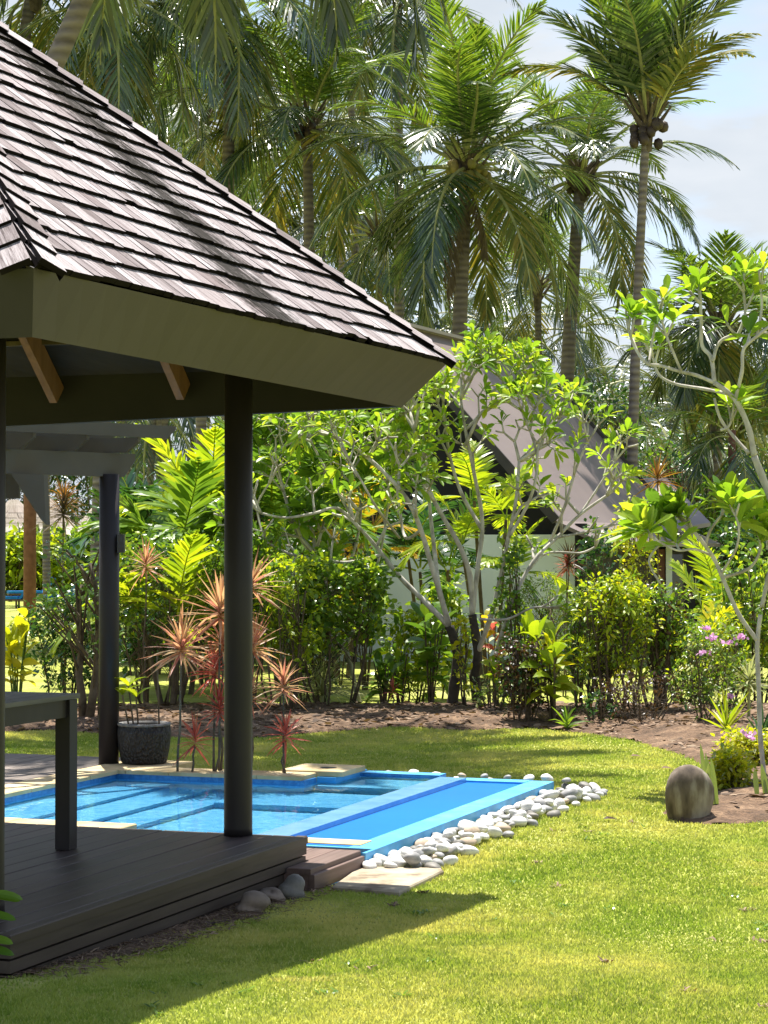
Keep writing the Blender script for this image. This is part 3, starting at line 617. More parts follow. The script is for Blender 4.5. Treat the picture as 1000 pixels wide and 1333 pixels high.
# =================================================================== POOL
def pool():
    pl = thing('swimming_pool', 'small blue garden pool with sandstone coping and overflow channel', 'swimming pool', W(15, -7, 0))
    CT = .20; WZ = .135
    b = MB()   # basin walls and floor (thick slabs facing inwards)
    b.ubox(-8.55, -5.50, 12.6, 16.88, -1.25, -1.05); b.ubox(-6.62, -5.50, 16.88, 17.70, -1.25, -1.05)
    b.ubox(-8.55, -8.30, 12.6, 16.88, -1.05, .0); b.ubox(-8.30, -6.6, 16.6, 16.88, -1.05, .0); b.ubox(-6.62, -6.6, 16.88, 17.69, -1.05, .0)   # left, far-left
    b.ubox(-6.6, -5.74, 17.5, 17.68, -1.05, .0)                # far
    b.ubox(-8.30, -6.55, 12.6, 13.35, -1.05, .0); b.ubox(-6.55, -5.74, 12.58, 12.68, -1.05, .0)   # near
    b.build('basin', M['tiles'], pl)
    t = MB(); zt = WZ + .03
    t.ubox(-8.55, -8.302, 13.35, 16.6, .001, zt); t.ubox(-8.55, -6.602, 16.602, 16.88, .001, zt); t.ubox(-6.6, -5.74, 17.502, 17.69, .001, WZ + .012)
    t.ubox(-8.30, -6.552, 12.6, 13.348, .001, zt); t.build('waterline_tile', M['band'], pl)
    s = MB()
    s.ubox(-8.297, -7.0, 13.36, 16.597, -1.04, -.46); s.ubox(-8.295, -7.35, 13.38, 16.595, -1.03, -.28); s.ubox(-8.293, -7.75, 13.4, 16.593, -1.02, -.12)
    s.ubox(-8.297, -5.76, 12.70, 16.59, -1.045, -.66); s.ubox(-7.0, -5.76, 15.7, 16.59, -1.03, -.36); s.ubox(-6.59, -5.76, 16.8, 17.49, -1.02, -.10)
    s.ubox(-6.5, -5.77, 12.70, 13.3, -1.03, -.25)
    s.build('step', M['tiles'], pl)
    wr = MB(); wr.ubox(-5.735, -5.50, 12.70, 17.499, -1.05, WZ + .006); wr.build('weir', M['weir'], pl)
    c = MB(); zc0 = zt + .002
    def cop(v0, v1, u0, u1, n, ax, z1=CT):
        for i in range(n):
            f0, f1 = i / n, (i + 1) / n
            if ax == 'u': c.ubox(v0, v1, u0 + (u1 - u0) * f0 + .003, u0 + (u1 - u0) * f1 - .003, zc0, z1 + rng.random() * .003, bev=.006)
            else: c.ubox(v0 + (v1 - v0) * f0 + .003, v0 + (v1 - v0) * f1 - .003, u0, u1, zc0, z1 + rng.random() * .003, bev=.006)
    cop(-8.60, -8.27, 12.6, 16.575, 8, 'u'); cop(-8.60, -6.62, 16.58, 16.92, 5, 'v'); cop(-8.27, -6.53, 13.05, 13.38, 4, 'v'); c.ubox(-8.62, -8.0, 16.925, 17.5, .0, .198, bev=.006)
    c.build('coping', M['coping'], pl); c = MB(); cop(-5.46, -4.83, 13.12, 13.34, 1, 'v', .165); c.build('coping', M['coping'], pl)
    k = MB(); k.ubox(-8.27, -6.55, 12.60, 13.045, .02, CT - .02); k.build('brown_edging', M['step'], pl)
    # paving behind the far coping: blue return + lid
    r = MB(); r.ubox(-6.617, -6.45, 16.925, 17.68, .002, .165); r.ubox(-5.0, -4.80, 13.36, 17.70, -.3, .115); r.ubox(-5.737, -5.0, 17.502, 17.695, -.3, .1195)
    r.ubox(-6.44, -5.74, 17.505, 17.69, .15, .1515)
    r.ubox(-5.46, -4.80, 13.13, 13.36, -.3, .115)
    r.build('rim', M['rim'], pl)
    ld = MB(); ld.ubox(-6.95, -6.40, 16.95, 17.5, .17, .215, bev=.006); lid = ld.build('skimmer_lid', M['coping'], pl)
    hl = MB(); hl.lathe([(0, .2175), (.07, .2175)], W(17.2, -6.62, 0), 16); hl.build('finger_hole', M['black'], lid)
    tr = MB(); tr.ubox(-5.50, -5.0, 13.36, 17.502, -.45, .104);     tr.build('catch_basin', M['trough'], pl)
    def sheet(v0, v1, u0, u1, z, nm, m):
        w2 = MB(); nu, nv = 30, 24; us = np.linspace(u0, u1, nu); vs = np.linspace(v0, v1, nv)
        V = [W(u, v, z) for u in us for v in vs]; Fs = [(i * nv + j, i * nv + j + 1, (i + 1) * nv + j + 1, (i + 1) * nv + j) for i in range(nu - 1) for j in range(nv - 1)]
        w2.add(V, np.array(Fs)); return w2
    A = sheet(-8.30, -6.6, 13.349, 16.6, WZ, '', 0); B = sheet(-6.6, -5.735, 12.68, 17.5, WZ, '', 0)
    o1 = MB(); o1.V = [np.concatenate(A.V), np.concatenate(B.V)]; o1.n = A.n + B.n; o1.F = A.F + [(f + A.n, m) for f, m in B.F]
    wo1 = o1.build('water', M['water'], pl, smooth=True)
    for o in (wo1,): o.cycles.is_caustics_caster = True
    for ch in pl.children:
        if ch.name.split('.')[0] in ('basin', 'step', 'catch_basin', 'weir', 'waterline_tile', 'rim'): ch.cycles.is_caustics_receiver = True
    sl.cycles.is_caustics_light = True
pool()
def step_box():
    t = thing('deck_step', 'low brown timber step at the corner of the pavilion deck', 'step', W(12.6, -5.0, 0))
    b = MB()
    for i in range(4): b.ubox(-5.46 + i * .160, -5.305 + i * .160, 12.62 if i < 3 else 12.24, 13.11, .10, .134, bev=.004)
    b.build('tread', M['step'], t)
    f = MB(); f.ubox(-4.835, -4.80, 12.24, 13.11, .005, .10, bev=.004); f.ubox(-5.0, -4.84, 12.25, 12.285, .004, .098); f.ubox(-5.4, -4.84, 13.075, 13.105, .004, .098); f.build('riser', M['step'], t)
step_box()
def slab():
    b = MB(); pts = SLAB; n = len(pts); c = np.mean(pts, 0)
    V = [(x, y, -.05) for x, y in pts] + [(x, y, .022) for x, y in pts] + [(c[0] + (x - c[0]) * .97, c[1] + (y - c[1]) * .97, .032) for x, y in pts]
    Fs = [tuple(range(2 * n, 3 * n))] + [(k + i, k + (i + 1) % n, k + n + (i + 1) % n, k + n + i) for k in (0, n) for i in range(n)]
    b.add(V, Fs); o = b.build('stepping_slab', M['slab']); tag(o, 'flat pale concrete slab in the grass beside the pebbles', 'paving slab')
slab()
def stone(name, m, c, r, seed, lab=None, cat=None, group=None, rough=.12, pieces=False, sub=(20, 12)):
    q = np.random.default_rng(seed); nt_, np_ = sub
    b = MB(); th = np.linspace(0, 2 * np.pi, nt_, endpoint=False); ph = np.linspace(-np.pi / 2, np.pi / 2, np_)
    V = []
    o3 = q.random(6) * 6
    for p_ in ph:
        for t_ in th:
            d = np.array([math.cos(p_) * math.cos(t_), math.cos(p_) * math.sin(t_), math.sin(p_)])
            k = 1 + rough * (math.sin(2.1 * d[0] + o3[0]) * math.sin(2.3 * d[1] + o3[1]) + .6 * math.sin(3.7 * d[2] + o3[2] + 2 * d[0]))
            V.append(d * r * k)
    Fs = [(i * nt_ + j, i * nt_ + (j + 1) % nt_, (i + 1) * nt_ + (j + 1) % nt_, (i + 1) * nt_ + j) for i in range(np_ - 1) for j in range(nt_)]
    b.add(np.array(V) + np.asarray(c), np.array(Fs)); o = b.build(name, m, loc=c, smooth=True)
    if lab: tag(o, lab, cat, group)
    return o
def pebbles():
    labs = ['smooth white pebble lying in the stone border of the pool', 'smooth grey pebble lying in the stone border of the pool', 'smooth tan pebble lying in the stone border of the pool', 'dark grey pebble lying in the stone border of the pool']
    src = []
    for k in range(12):
        mi = (0, 0, 0, 1, 0, 2, 0, 1, 0, 0, 3, 1)[k]
        o = stone('pebble', PEB[mi], (0, 0, 0), np.array([.068, .052, .040]) * (.9 + .25 * random.random()), 50 + k, rough=.14, sub=(14, 9))
        src.append((o, mi))
    q = random.Random(4); spots = []
    for row, v in enumerate((-4.735, -4.62, -4.50, -4.40)):
        u = 13.05 + q.random() * .1
        while u < 17.95:
            keep = (row < 3) or q.random() < .4
            if row == 2 and u < 13.2: keep = False
            if keep: spots.append((u, v + (q.random() - .5) * .05, .045 if row < 3 else .025))
            u += .092 + .045 * q.random()
    for row, u in enumerate((17.82, 17.95)):
        v = -6.3
        while v < -4.7:
            if row == 0 or q.random() < .6: spots.append((u + (q.random() - .5) * .05, v, .12 - .05 * row))
            v += .14 + .09 * q.random()
    for _ in range(34): spots.append((13.2 + q.random() * 4.6, -4.68 + q.random() * .20, .085))
    used = set()
    for i, (u, v, z) in enumerate(spots):
        k = q.randrange(12); o, mi = src[k]
        if k in used: o = o.copy(); COL.objects.link(o)
        used.add(k); p = W(u, v, z)
        o.location = p; o.rotation_euler = (q.uniform(-.4, .4), q.uniform(-.4, .4), q.random() * 6.3); sc = q.uniform(.55, 1.08); o.scale = (sc, sc, sc)
        tag(o, labs[mi], 'pebble', ('white', 'grey', 'tan', 'dark grey')[mi] + ' pebbles along the pool edge')
    for k in range(12):
        if k not in used: bpy.data.objects.remove(src[k][0])
pebbles()
def gp(px, py): p = Gd(px, py); p[2] = gh(p[0], p[1]); return p
# standing stone
def boulder():
    c = gp(899, 1070); w_ = 64 / F * c[1] / 2; h = .455; c[2] -= .055; cx, cy = c[0], c[1] + .1
    b = MB(); pr = [(0.0, -.06), (.66, -.06), (.74, 0), (.88, .08), (.97, .16), (1.0, .22), (.975, .28), (.89, .335), (.75, .38), (.56, .415), (.33, .438), (.12, .449), (0.01, .45)]
    n = 28; V = []
    for r_, z in pr:
        for j in range(n):
            t = 2 * math.pi * j / n; k = 1 + .04 * math.sin(3 * t + z * 9) + .03 * math.sin(5 * t - z * 14)
            V.append((cx + r_ * w_ * k * math.cos(t) - .03 * (z / .45) * 0, cy + r_ * w_ * .7 * k * math.sin(t), c[2] + z * h / .45))
    k = len(pr); b.add(V, np.array([(i * n + j, i * n + (j + 1) % n, (i + 1) * n + (j + 1) % n, (i + 1) * n + j) for i in range(k - 1) for j in range(n)]))
    o = b.build('standing_stone', M['boulder'], smooth=True); tag(o, 'upright egg shaped grey stone at the edge of the soil bed', 'stone')
boulder()
p = gp(324, 1190); stone('rock', M['rock'], p + [0, .06, .04], np.array([.09, .07, .06]), 3, 'brown rough rock on the grass under the deck edge', 'rock', rough=.34)
p = gp(381, 1172); stone('rock', PEB[3], p + [0, .08, .05], np.array([.085, .07, .07]), 5, 'dark grey rounded rock tucked beneath the deck corner', 'rock', rough=.26)
p = gp(352, 1180); stone('rock', M['rock'], p + [0, .2, .03], np.array([.07, .07, .05]), 8, 'small brown rock deep in shade below the deck boards', 'rock', rough=.36)
for (px, py, lab, c_) in ((821, 988, 'curled tan leaf fallen on the lawn near the soil bed', 'litter'), (861, 1004, 'small brown leaf fallen on the grass above the standing stone', 'litter'), (786, 1071, 'dark dry leaf fallen on the lawn left of the standing stone', 'burg')):
    p = gp(px, py); b = MB(); b.leaves([p + [0, 0, .03]], [(1, .3, .15)], [(0, -.3, 1)], .12, .05, [0, .3, .7, 1], [.1, 1, .8, .05], droop=.25, fold=.3); tag(b.build('fallen_leaf', M[c_]), lab, 'leaf')
def weeds():
    n = 170; D = 9 + rng.random(n) * 12; x = (rng.random(n) * 2 - 1) * (.18 * D + .5); u = EU[0] * x + EU[1] * D; v = EU[1] * x - EU[0] * D
    ok = (v > -4.2) & ~inpoly(x, D, BED); x, D = x[ok], D[ok]; b = MB()
    for a, c in zip(x, D):
        k = int(5 + rng.random() * 7); az = rng.random(k) * 6.28; b.leaves(np.repeat([[a, c, float(gz(a, c)) + .006]], k, 0) + rng.normal(size=(k, 3)) * [.02, .02, 0], np.stack([np.cos(az), np.sin(az), .5 + .5 * rng.random(k)], -1), [0, 0, 1], .03 + .035 * rng.random(k), .012, [0, .4, .8, 1], [.4, 1, .8, .1], droop=.3, m=int(rng.random() < .25))
    tag(b.build('lawn_weeds', [M['mid'], M['litter']], loc=(0, 0, 0)), 'scattered broad leaved weeds and dry bits in the lawn', 'weeds', kind='stuff')
weeds()
# =================================================================== pool deck and pergola at the far left
def far_deck():
    b = MB(); v = -8.63
    for i in range(22): b.ubox(v - .14, v, 12.9, 17.9, .10, .165 + rng.random() * .004, bev=.003); v -= .147
    t = b.build('pool_deck', M['pdeck']); tag(t, 'weathered grey board deck at the left end of the pool', 'deck')
far_deck()
def pergola():
    pg = thing('pergola', 'flat grey timber pergola beyond the pool, on round dark posts', 'pergola', W(17.1, -8.62, .165))
    pu, pv_ = 17.1, -8.62; zt = CAMZ + .63
    for u, v in ((pu, pv_), (12.8, pv_ - .0), (pu, pv_ - 3.0), (12.8, pv_ - 3.0)):
        if u < 13: v -= .9
        b = MB(); b.tube([W(u, v, .165), W(u, v, 1.4), W(u, v, zt + .02)], .088, 24); post = b.build('post', M['post'], pg, smooth=True)
        if u > 13 and v > -9:
            l = MB(); q = W(u, v, 0) + EV * .115 + np.array([0, 0, 2.05 + (715 - 697) / F * 19 - .06]); l.beam(q - [0, 0, .09], q + [0, 0, .07], .06, .09, up=(0, 1, 0)); l.build('lamp', M['grey'], post)
    def rake(a, bpt, wd, h, ch, nm='beam', mm='perg'):
        # board on edge with the far lower corner raked off
        a = np.asarray(a); bpt = np.asarray(bpt); d = (bpt - a) / np.linalg.norm(bpt - a); sd = np.cross(d, (0, 0, 1)); z = np.array([0, 0, h])
        pr = [a, bpt - d * ch, bpt + z * .72, bpt + z, a + z]; m_ = MB(); V = [x - sd * wd / 2 for x in pr] + [x + sd * wd / 2 for x in pr]
        m_.add(V, [(4, 3, 2, 1, 0), (5, 6, 7, 8, 9)] + [(i, (i + 1) % 5, 5 + (i + 1) % 5, 5 + i) for i in range(5)]); return m_.build(nm, M[mm], pg)
    a = P(-60, 609, 17.9); bq = P(173, 622, 19.2); a[2] = bq[2] = zt; rake(a, bq, .07, .205, .12)
    a2 = a + EV * -2.9; b2 = bq + EV * -2.9; rake(a2, b2, .07, .205, .12)
    dr = (bq - a) / np.linalg.norm(bq - a)
    # cross rafters with raked ends
    for k in range(7):
        e = bq - dr * (.25 + k * .55) + EV * (.28 - .0 * k) + np.array([0, 0, .207]); rake(e - EV * 3.6, e, .05, .13, .12, 'rafter', 'beamd')
    # top boards
    for k in range(6):
        e = bq + EV * (.30 - k * .55) + dr * .12 + np.array([0, 0, .338]); rake(e - dr * 4.6, e, .05 if k else .04, .11, .1, 'top_board')
    # brace
    m_ = MB(); pts = [P(14, 616, 18.2), P(57, 618, 18.25), P(60, 683, 18.25), P(53, 676, 18.25)]
    V = pts + [x + EU * .07 for x in pts]; m_.add(V, [(0, 1, 2, 3), (7, 6, 5, 4)] + [(i, (i + 1) % 4, 4 + (i + 1) % 4, 4 + i) for i in range(4)]); m_.build('brace', M['perg'], pg)
    m_ = MB(); m_.beam(P(-60, 633, 18.6), P(26, 633, 18.6), .07, .21); m_.build('cross_beam', M['beamd'], pg)
pergola()
# =================================================================== HOUSE
def house():
    C0 = np.array([-.07, 39.0, 0]); hw = 3.75; Lh = 8.3; zr = 6.12; ze = 2.05; A_ = R(22.6)
    EU = np.array([math.sin(A_), math.cos(A_), 0]); EV = np.array([math.cos(A_), -math.sin(A_), 0])
    hs = thing('house', 'steep roofed bungalow with pale green end wall behind the garden', 'house', C0 + EU * 3)
    pt = lambda l, s, z: C0 + EU * l + EV * s + np.array([0, 0, z])
    # roof slopes with a kick at the eaves
    prof = [(0, zr), (hw * .88, zr - (zr - ze) * .88), (hw * 1.1, ze + .12)]
    for sg in (1, -1):
        b = MB()
        for (s0, z0), (s1, z1) in zip(prof[:-1], prof[1:]):
            q = [pt(0, sg * s0, z0), pt(0, sg * s1, z1), pt(Lh, sg * s1, z1), pt(Lh, sg * s0, z0)]
            n = np.array([0, 0, .07]); b.hexa([x - n for x in q] + q)
        b.build('roof', M['roofm'], hs)
        rb = MB(); rb.beam(pt(-.03, 0, zr + .01), pt(-.03, sg * prof[1][0], prof[1][1] + .01), .05, .16); rb.build('barge_board', M['beamd'], hs); rb = MB(); rb.beam(pt(Lh + .03, 0, zr + .01), pt(Lh + .03, sg * prof[1][0], prof[1][1] + .01), .05, .12)
        rb.build('barge_board', M['beamd'], hs)
    b = MB(); b.beam(pt(-.05, 0, zr + .04), pt(Lh + .05, 0, zr + .04), .25, .06); b.build('ridge_cap', M['roofl'], hs)
    g = MB(); i_ = .9
    g.add([pt(i_, -hw + .2, 2.3), pt(i_, hw - .3, 2.3), pt(i_, 0, zr - .2), pt(i_ + .1, -hw + .2, 2.3), pt(i_ + .1, hw - .3, 2.3), pt(i_ + .1, 0, zr - .2)], [(0, 1, 2), (5, 4, 3), (0, 2, 5, 3), (1, 4, 5, 2), (0, 3, 4, 1)])
    g.build('gable', M['black'], hs)
    w_ = MB(); w_.hexa([pt(.8, -hw - .2, -.05), pt(.8, hw - .30, -.05), pt(.95, hw - .30, -.05), pt(.95, -hw - .2, -.05), pt(.8, -hw - .2, 2.31), pt(.8, hw - .30, 2.31), pt(.95, hw - .30, 2.31), pt(.95, -hw - .2, 2.31)])
    w_.build('end_wall', M['white'], hs)
    for s in (-.85, hw - .22):
        c = MB(); c.tube([pt(.66, s, 0), pt(.66, s, 2.5)], .11, 12); c.build('post', M['black'], hs)
    sw = MB(); sw.hexa([pt(.96, hw - .6, -.05), pt(.96, hw - .4, -.05), pt(Lh - .3, hw - .4, -.05), pt(Lh - .3, hw - .6, -.05), pt(.96, hw - .6, 2.2), pt(.96, hw - .4, 2.2), pt(Lh - .3, hw - .4, 2.2), pt(Lh - .3, hw - .6, 2.2)]); sw.build('side_wall', M['black'], hs)
    # low wing at the right of the house with door and windows
    def wp(px, py, d=0): q = P(px, py, 43.6 + d); return q
    def panel(x0, x1, z0, z1, d, th, m, nm, par=hs):
        a = P(x0, 715, 43.6)[0]; c = P(x1, 715, 43.6)[0]; mm = MB(); mm.box(a, c, 43.6 + d, 43.6 + d + th, z0, z1); return mm.build(nm, M[m], par)
    panel(733, 905, -.05, 2.25, 0, .12, 'black', 'wing_wall')
    for x0 in (742, 768, 800, 870):
        f = panel(x0, x0 + 20, .5, 2.0, -.04, .03, 'beamd', 'window'); panel(x0 + 2, x0 + 18, .55, 1.95, -.06, .015, 'glass', 'pane', f)
    d = panel(846, 866, .0, 2.05, -.05, .04, 'door', 'door'); panel(862, 864, .95, 1.05, -.08, .02, 'roofl', 'handle', d)
    panel(866, 874, .0, 2.2, -.12, .1, 'white', 'column'); panel(836, 842, .0, 2.2, -.12, .1, 'beamd', 'column')
    r2 = MB(); a = P(800, 650, 46); e0 = P(770, 706, 42.9); e1 = P(925, 680, 42.9); t1 = P(868, 622, 46.5); t0 = P(830, 622, 46.5); 
    th = np.array([0, 0, .08]); r2.hexa([x - th for x in (e0, e1, t1, t0)] + [e0, e1, t1, t0]); r2.build('wing_roof', M['roofl'], hs)
house()
# =================================================================== PALMS
def unit(v): v = np.asarray(v, float); return v / (np.linalg.norm(v, axis=-1, keepdims=True) + 1e-9)
def frond(b, base, az, el, Lf, bend, q, m=0, pairs=46, ll=.62, hang=.55, mr=3, w=.05, twist=0.):
    K = 22; t = np.linspace(0, 1, K); ang = el - bend * t ** 1.35
    st = Lf / (K - 1); hx = np.cumsum(np.cos(ang)) * st; hz = np.cumsum(np.sin(ang)) * st
    side0 = np.array([-math.sin(az), math.cos(az), 0]); sw = np.sin(t * 2) * q.normal() * .07 * Lf
    pts = np.asarray(base) + np.stack([np.cos(az) * hx, np.sin(az) * hx, hz], -1) + side0 * sw[:, None]
    b.tube(pts, np.linspace(.042, .009, K) * Lf / 3.6, 4, m=mr, cap=False)
    tt = np.repeat(np.linspace(.13, .995, pairs), 2) + q.normal(size=pairs * 2) * .004; sg = np.tile([-1., 1.], pairs)
    tt = np.clip(tt, 0, 1); ii = tt * (K - 1); i0 = np.minimum(ii.astype(int), K - 2); f = (ii - i0)[:, None]
    pos = pts[i0] * (1 - f) + pts[i0 + 1] * f; dr = unit(pts[i0 + 1] - pts[i0])
    side = unit(np.cross(dr, (0, 0, 1.))) * sg[:, None]; up = np.cross(side * sg[:, None], dr)
    a = (1.05 - .65 * tt)[:, None]
    d = np.cos(a) * dr + np.sin(a) * side + up * (.22 - hang * .5) + q.normal(size=(len(tt), 3)) * .07
    d[:, 2] -= hang * .35
    ln = ll * (np.sin(np.clip(.22 + tt * .86, 0, 1) * np.pi) ** .55 * .92 + .12) * (1 + q.normal(size=len(tt)) * .06)
    b.leaves(pos, d, up + q.normal(size=(len(tt), 3)) * .25, ln, w, [0, .35, .7, 1], [.55, 1, .75, .05], droop=hang * (.35 + .45 * q.random(len(tt))), m=m)
def palm_crown_geo(q, Lf, n, els=(80, -45), young=.4, old=.16, pairs=46, hang=.5, mats=(0, 1, 2), bendr=(35, 88), w=.046, ll=.92):
    b = MB()
    for i in range(n):
        f = i / (n - 1); el = R(els[0] + (els[1] - els[0]) * f ** 1.1) + q.normal() * .08; az = i * 2.39996 + q.normal() * .18
        m = mats[0] if f < young else (mats[2] if f > 1 - old and q.random() < .7 else mats[1])
        frond(b, np.array([math.cos(az) * .1, math.sin(az) * .1, -.25 * f]), az, el, Lf * (1 - .25 * (f < .12)) * (1 + q.normal() * .05), R(bendr[0] + (bendr[1] - bendr[0]) * (.3 + .7 * min(1, f * 1.4))) * (1 + q.normal() * .1), q, m, pairs, hang=hang * (.35 + .7 * f), w=w, ll=ll)
    return b
PM = lambda: [M['palmy'], M['palm'], M['palmo'], M['rachis']]
def palm(label, top, base_px, D, Lf, seed, n=24, r=.13, nuts=0, nutm='coco', lean=.4, pairs=46, skirt=0, els=(80, -32), mats=None, bendr=(35, 80), hang=.5, group='coconut palms behind the garden', w=.046, ll=.92):
    q = np.random.default_rng(seed); c = P(top[0], top[1], D); bx = P(base_px, 715, D)[0]
    bs = np.array([bx, D, 0.]); t = thing('coconut_palm', label, 'palm tree', bs, group)
    tr = MB(); s = np.linspace(0, 1, 14); cv = bs + (c - bs) * s[:, None]; cv[:, 0] += (c[0] - bs[0]) * (s ** 2 - s) * lean
    tr.tube(cv, r * (1.25 - .45 * s) + .09 * np.exp(-s * 18), 12); tr.build('trunk', M['ptrunk'], t, smooth=True)
    b = palm_crown_geo(q, Lf, n, pairs=pairs, els=els, bendr=bendr, hang=hang, w=w, ll=ll)
    b.V = [v + c for v in b.V]; b.build('crown', mats or PM(), t)
    f = MB()   # fibrous heart and leaf bases
    for i in range(16):
        az = i * 2.4; d = np.array([math.cos(az), math.sin(az), 1.1 + .5 * q.random()]); p0 = c + [0, 0, -.55 + .03 * i]; f.tube([p0, p0 + d * .25, p0 + d * .5], [.06, .05, .02], 5)
    f.tube([c + [0, 0, -.8], c + [0, 0, -.3], c + [0, 0, .25]], [r * .85, r * 1.25, r * .6], 10); f.build('heart', M['stem'], t)
    if nuts:
        for i in range(nuts):
            az = -1.57 + (q.random() - .5) * 4.2; rr = .17 + (.24 if nutm == 'coco' else .13) * q.random(); cc = c + np.array([math.cos(az) * rr * 1.2, math.sin(az) * rr, -.12 - .55 * q.random()])
            o = MB(); th = 8; pr = [(0, -.13), (.08, -.09), (.105, 0), (.08, .09), (0, .13)]; o.lathe(pr, cc, th); o.build('coconut', M[nutm], t, smooth=True)
    if skirt:
        k = MB()
        for i in range(skirt):
            frond(k, c + np.array([0, 0, -.5 - .02 * i]), q.random() * 6.28, R(-62), Lf * (.45 + .3 * q.random()), R(32), q, 0, 30, ll=.35, hang=.9, mr=0)
        k.build('dead_fronds', M['dead'], t)
    return t
palm('large sunlit coconut palm with a cluster of green nuts in the middle of the sky', (608, 208), 586, 48, 4.1, 21, n=36, r=.17, nuts=26, pairs=60, skirt=3, els=(84, -38), bendr=(25, 75), hang=.4, w=.05)
palm('tall slim coconut palm with dark nuts and upright crown at the right', (843, 148), 820, 46, 3.5, 5, n=20, r=.105, nuts=14, nutm='cocod', pairs=60, els=(90, 48), bendr=(12, 62), hang=.3, w=.06, lean=.9)
palm('coconut palm with dark nuts standing left of the tall slim one', (757, 220), 727, 53, 3.7, 9, n=26, r=.17, nuts=12, nutm='cocod', pairs=52, els=(86, -32), lean=.7)
palm('coconut palm with dark crown just above the middle of the shingle roof', (400, 160), 408, 51, 3.7, 33, n=28, r=.14, nuts=8, nutm='cocod', pairs=50)
palm('high coconut palm whose drooping crown is cut by the top of the photo', (518, -18), 521, 57, 4.1, 41, n=26, r=.13, nuts=8, nutm='cocod', pairs=46, els=(80, -50))
palm('coconut palm behind the roof slope with long hanging fronds', (300, -25), 292, 50, 4.4, 52, n=28, r=.15, pairs=50, els=(75, -55))
palm('coconut palm with two toned drooping fronds at the upper left', (150, -10), 128, 47, 3.9, 57, n=28, r=.16, pairs=50, els=(75, -60))
palm('coconut palm at the far upper left corner above the roof ridge', (45, -30), -60, 49, 3.8, 58, n=26, r=.17, pairs=46, els=(75, -60))
palm('coconut palm filling the gap between roof and dark crowned palm', (262, 150), 262, 60, 4.0, 61, n=28, r=.14, pairs=40)
palm('palm low behind the large sunlit palm at its left', (492, 300), 500, 64, 3.9, 63, n=26, r=.12, pairs=38, els=(80, -55))
palm('low palm behind the slim trunks right of the large sunlit palm', (700, 372), 705, 68, 3.3, 65, n=22, r=.12, pairs=36, els=(80, -40))
palm('short palm at the right edge behind the bare frangipani branches', (938, 420), 926, 52, 2.9, 67, n=28, r=.16, pairs=50, skirt=5, els=(85, -45))
palm('leaning palm rising behind the shingle roof at the top left', (250, -300), -260, 25.6, 4.2, 73, n=38, r=.13, pairs=52, nuts=6, els=(75, -18), lean=.2, w=.06, mats=[M['palm'], M['palmd'], M['palmd'], M['rachis']])
palm('palm at the right border with pale fronds', (1012, 430), 1015, 60, 2.9, 68, n=22, r=.15, pairs=40, els=(80, -50))
palm('thin palm seen between the large sunlit palm and the shingle roof', (455, 40), 470, 66, 4.0, 69, n=26, r=.12, pairs=38)
# farther palms: shared crowns
def far_palms():
    q = np.random.default_rng(99); spots = [(215, 60, 74), (350, 85, 78), (210, 130, 76), (445, 150, 86), (330, 250, 88), (420, 300, 90), (520, 400, 92), (640, 420, 88),
             (745, 425, 90), (800, 520, 96), (870, 500, 84), (900, 560, 78), (980, 520, 88), (1040, 560, 84), (840, 565, 90), (1000, 590, 74), (780, 560, 100), (60, 420, 80), (200, 520, 74), (160, 480, 90), (470, 240, 98), (955, 600, 92), (885, 610, 70)]
    protos = []
    for k in range(3):
        b = palm_crown_geo(q, 4.3, 24, pairs=32, els=(82, -58), hang=.6, w=.05, ll=.75); t = thing('coconut_palm', 'palm', 'palm tree', (0, 0, 0), 'far palms'); b.build('crown', [M['palmd'], M['palmd'], M['palm'], M['rachis']], t); protos.append(t)
    desc = ['hazy', 'shaggy', 'dense', 'wide', 'grey green', 'pale', 'small', 'dark', 'thin', 'full']
    where = lambda px, py: ('behind the upper slope of the shingle roof' if px < 300 and py < 300 else 'low behind the pergola' if px < 240 else 'behind the palm with the dark crown' if px < 470 else 'behind the large sunlit palm' if px < 680 else 'beyond the slim palm trunks over the house roof' if px < 860 else 'behind the frangipani at the right')
    cnt = {}
    for i, (px, py, D) in enumerate(spots):
        c = P(px, py, D)
        w_ = where(px, py); cnt[w_] = cnt.get(w_, 0)
        lab = '%s far palm %s' % (desc[cnt[w_] % 10], w_); cnt[w_] += 1
        src = protos[i % 3] if i >= 3 else None
        if src: 
            t = thing('coconut_palm', lab, 'palm tree', (c[0], D, 0), 'far palms of the grove'); t.rotation_euler.z = q.random() * 6.28
            cc_ = [ch for ch in src.children if ch.name.startswith('crown')][0].copy(); COL.objects.link(cc_); cc_.parent = t
        else: t = protos[i]; t.location = (c[0], D, 0); t['label'] = lab; t['group'] = 'far palms of the grove'
        for ch in t.children: ch.location = (0, 0, c[2])
        tr = MB(); s = np.linspace(0, 1, 8); lean = q.normal() * .5
        cv = np.stack([c[0] + lean * (1 - s) ** 2, D + 0 * s, c[2] * s], -1); tr.tube(cv, .15 - .04 * s, 8); o = tr.build('trunk', M['ptrunk'], None, loc=(c[0], D, 0), smooth=True); o.location = (0, 0, 0); o.parent = t
        a = t.rotation_euler.z; o.rotation_euler = (0, 0, -a)
far_palms()
